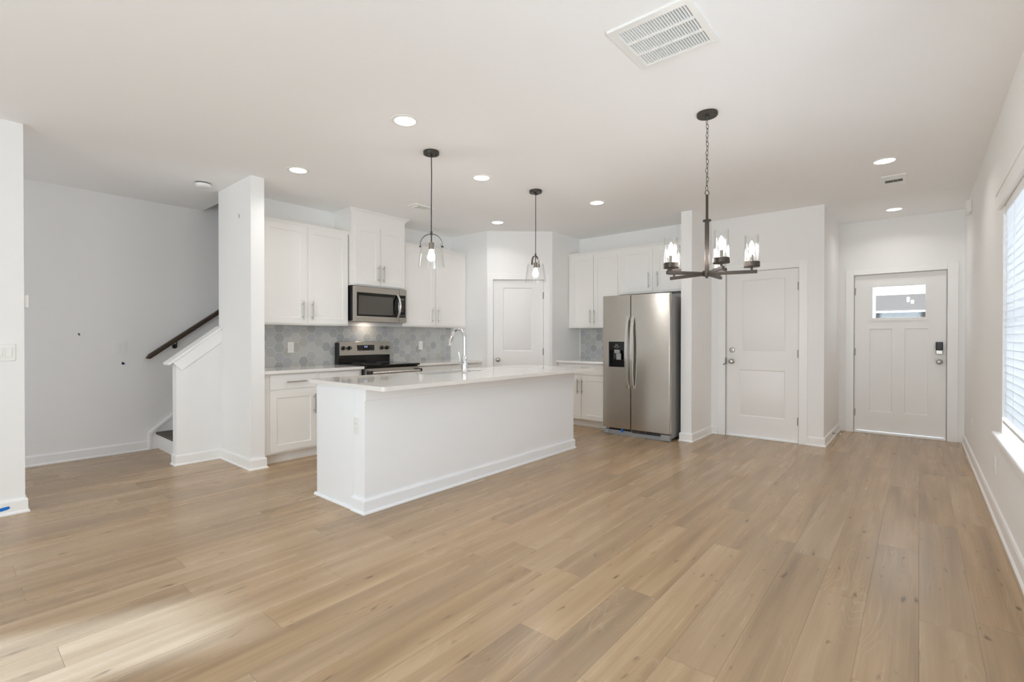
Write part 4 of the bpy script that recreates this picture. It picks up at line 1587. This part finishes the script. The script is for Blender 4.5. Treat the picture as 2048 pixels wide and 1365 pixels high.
# ------------------------------------------------------------------ plates, thermostat and other wall fittings
def plate(label, cat, kind, loc, rz_, gangs=1, name=None, group=None):
    t = thing(name or ('outlet' if kind == 'outlet' else 'light_switch'), label, cat, loc, rz_, group)
    wd = 0.070 + 0.046 * (gangs - 1)
    B().box(-wd / 2, wd / 2, -0.006, 0, -0.060, 0.060).obj('cover_plate', M['plate'], t, 0.003)
    for g in range(gangs):
        cx_ = -wd / 2 + 0.035 + 0.046 * g
        if kind == 'outlet':
            bb = B()
            bb.box(cx_ - 0.0165, cx_ + 0.0165, -0.008, -0.005, -0.033, 0.033)
            so = bb.obj('receptacle', M['plate'], t, 0.002)
            slot_m = M['slots']
            bb = B()
            for zz in (-0.017, 0.017):
                bb.box(cx_ - 0.007, cx_ - 0.005, -0.0084, -0.0078, zz - 0.004, zz + 0.005)
                bb.box(cx_ + 0.005, cx_ + 0.007, -0.0084, -0.0078, zz - 0.004, zz + 0.005)
                bb.lathe([(0.002, 0), (0.002, 0.0004)], (cx_, -0.0080, zz - 0.009), 8, 'y')
            bb.obj('slots', slot_m, so)
        else:
            bb = B()
            bb.prism([(-0.006, -0.033), (-0.0115, -0.033), (-0.008, 0.0), (-0.010, 0.033), (-0.006, 0.033)], 'x', cx_ - 0.0165, cx_ + 0.0165)
            bb.obj('rocker', M['plate'], t, 0.0015)
    return t
YB = YKIT - 0.0072
plate('white outlet on the grey hexagon tiles between the pier and the range', 'outlet', 'outlet', (2.586, YB, 1.126), 0)
plate('white outlet on the grey hexagon tiles behind the faucet', 'outlet', 'outlet', (4.462, YB, 1.128), 0)
plate('white outlet on the end of the island beside its front corner', 'outlet', 'outlet', (IX0, 3.018, 0.607), FACE_X)
plate('white outlet low on the wall between the window and the front door', 'outlet', 'outlet', (6.755, YR, 0.370), math.pi)
plate('white outlet low on the wall just beyond the window sill', 'outlet', 'outlet', (4.81, YR, 0.342), math.pi)
plate('white double switch plate on the stair wall before the handrail', 'light switch', 'switch', (1.264, YL, 1.14), 0, 2)
plate('white multi-switch plate on the near wall end under the thermostat', 'light switch', 'switch', (0.252, 4.783, 1.131), 0, 4)
plate('pale switch plate on the wall end beside the refrigerator', 'light switch', 'switch', (6.30, YK, 1.09), 0, 1)
plate('pale blank plate high on the wall end beside the refrigerator', 'light switch', 'switch', (6.05, YK, 1.42), 0, 1)
th = thing('thermostat', 'small white thermostat on the edge of the near wall end', 'thermostat', (0.399, 4.845, 1.492), math.pi / 2)
B().box(-0.045, 0.045, -0.026, 0, -0.047, 0.047).obj('housing', M['plate'], th, 0.006, seg=3)
B().box(-0.028, 0.028, -0.0275, -0.025, -0.010, 0.028).obj('screen', M['grey_plastic'], th)
cm = thing('door_chime', 'small white door chime box high on the wall by the front door', 'door chime', (7.02, YR, 2.59), math.pi)
B().box(-0.09, 0.09, -0.045, 0, -0.062, 0.062).obj('cover', M['plate'], cm, 0.010, seg=3)
ds = thing('door_stop', 'spring door stop with white tip on the baseboard by the front door', 'door stop', (7.18, YC - 0.014, 0.062), 0)
b = B()
b.lathe([(0.012, 0), (0.012, 0.004), (0.005, 0.008)], (0, 0, 0), 14, 'y')
sp_ = []
for k in range(60):
    a = k * 0.9
    sp_.append((0.0045 * math.cos(a), -0.006 - k * 0.0011, 0.0045 * math.sin(a)))
b.tube(sp_, 0.0012, 6)
b.obj('spring', M['hinge'], ds)
B().lathe([(0.0065, 0.070), (0.0075, 0.074), (0.0075, 0.084), (0.004, 0.088), (0.0001, 0.0885)], (0, 0, 0), 14, 'y').obj('tip', M['rubber_white'], ds)

def scrap(label, poly, loc, rz_, m):
    bb = B()
    bb.prism(poly, 'y', -0.0022, 0)
    o = bb.obj('tape_scrap', m)
    o.location = loc
    o.rotation_euler = (0, 0, rz_)
    return tag(o, label, 'tape', 'scraps of tape')
scrap('torn piece of bright blue tape on the baseboard of the near wall end', [(-0.04, -0.010), (-0.015, -0.013), (0.012, -0.008), (0.026, 0.0), (0.020, 0.014), (-0.01, 0.012), (-0.04, 0.007)], (0.297, 4.783 - 0.014, 0.048), 0, M['blue_tape'])
scrap('small navy blue tape scrap on the stair wall under the switch plate', [(-0.012, -0.014), (0.008, -0.016), (0.020, -0.004), (0.002, 0.010), (-0.004, 0.018), (-0.012, 0.004)], (1.29, YL, 0.962), 0, M['navy_tape'])
scrap('tiny dark scrap on the stair wall near the switch plate, above its level', [(-0.010, 0.010), (0.006, 0.010), (0.011, -0.012), (0.0, -0.012)], (0.931, YL, 1.269), 0, M['grey_tape'])
scrap('tiny dark scrap high on the side of the white pier', [(-0.006, 0.022), (0.006, 0.010), (0.008, -0.012), (-0.002, -0.022), (0.001, 0.0)], (1.899, 4.949, 2.406), FACE_X, M['grey_tape'])

# ------------------------------------------------------------------ outside the front door
M['roof'] = mat('grey_roof_shingle', srgb(92, 80, 68), 0.8)
M['siding'] = mat('grey_siding', srgb(100, 96, 94), 0.7)
M['ground'] = mat('pale_ground', srgb(90, 90, 84), 0.9)
struct('ground_outside', B().box(XF + 0.13, 60, -30, 40, -0.25, -0.15), M['ground'])
hs = thing('neighbor_house', 'grey-roofed house seen through the glass of the front door', 'house', (30, 0, 0))
B().box(0, 8, -14, 16, -0.15, 2.46).obj('walls', M['siding'], hs)
b = B()
b.prism([(-0.4, 2.50), (4, 3.58), (8.4, 2.50)], 'y', -14.5, 16.5)
b.obj('roof', M['roof'], hs)
B().box(-0.52, -0.38, -14.5, 16.5, 2.43, 2.52).obj('gutter', M['trim'], hs, 0.02)
b = B()
b.tube([(1.9, 0.40, 2.95), (1.9, 0.40, 3.30)], 0.06, 10)
b.obj('vent_pipe', M['trim'], hs)
B().tube([(1.4, 0.235, 2.8), (1.4, 0.235, 3.11)], 0.06, 10).obj('vent_pipe', M['trim'], hs)
pp = B().box(9.3, 9.42, 0.50, 0.62, -0.15, 2.6).obj('porch_post', M['trim'], None, 0.005)
tag(pp, 'white porch post outside the glass of the front door', 'post')
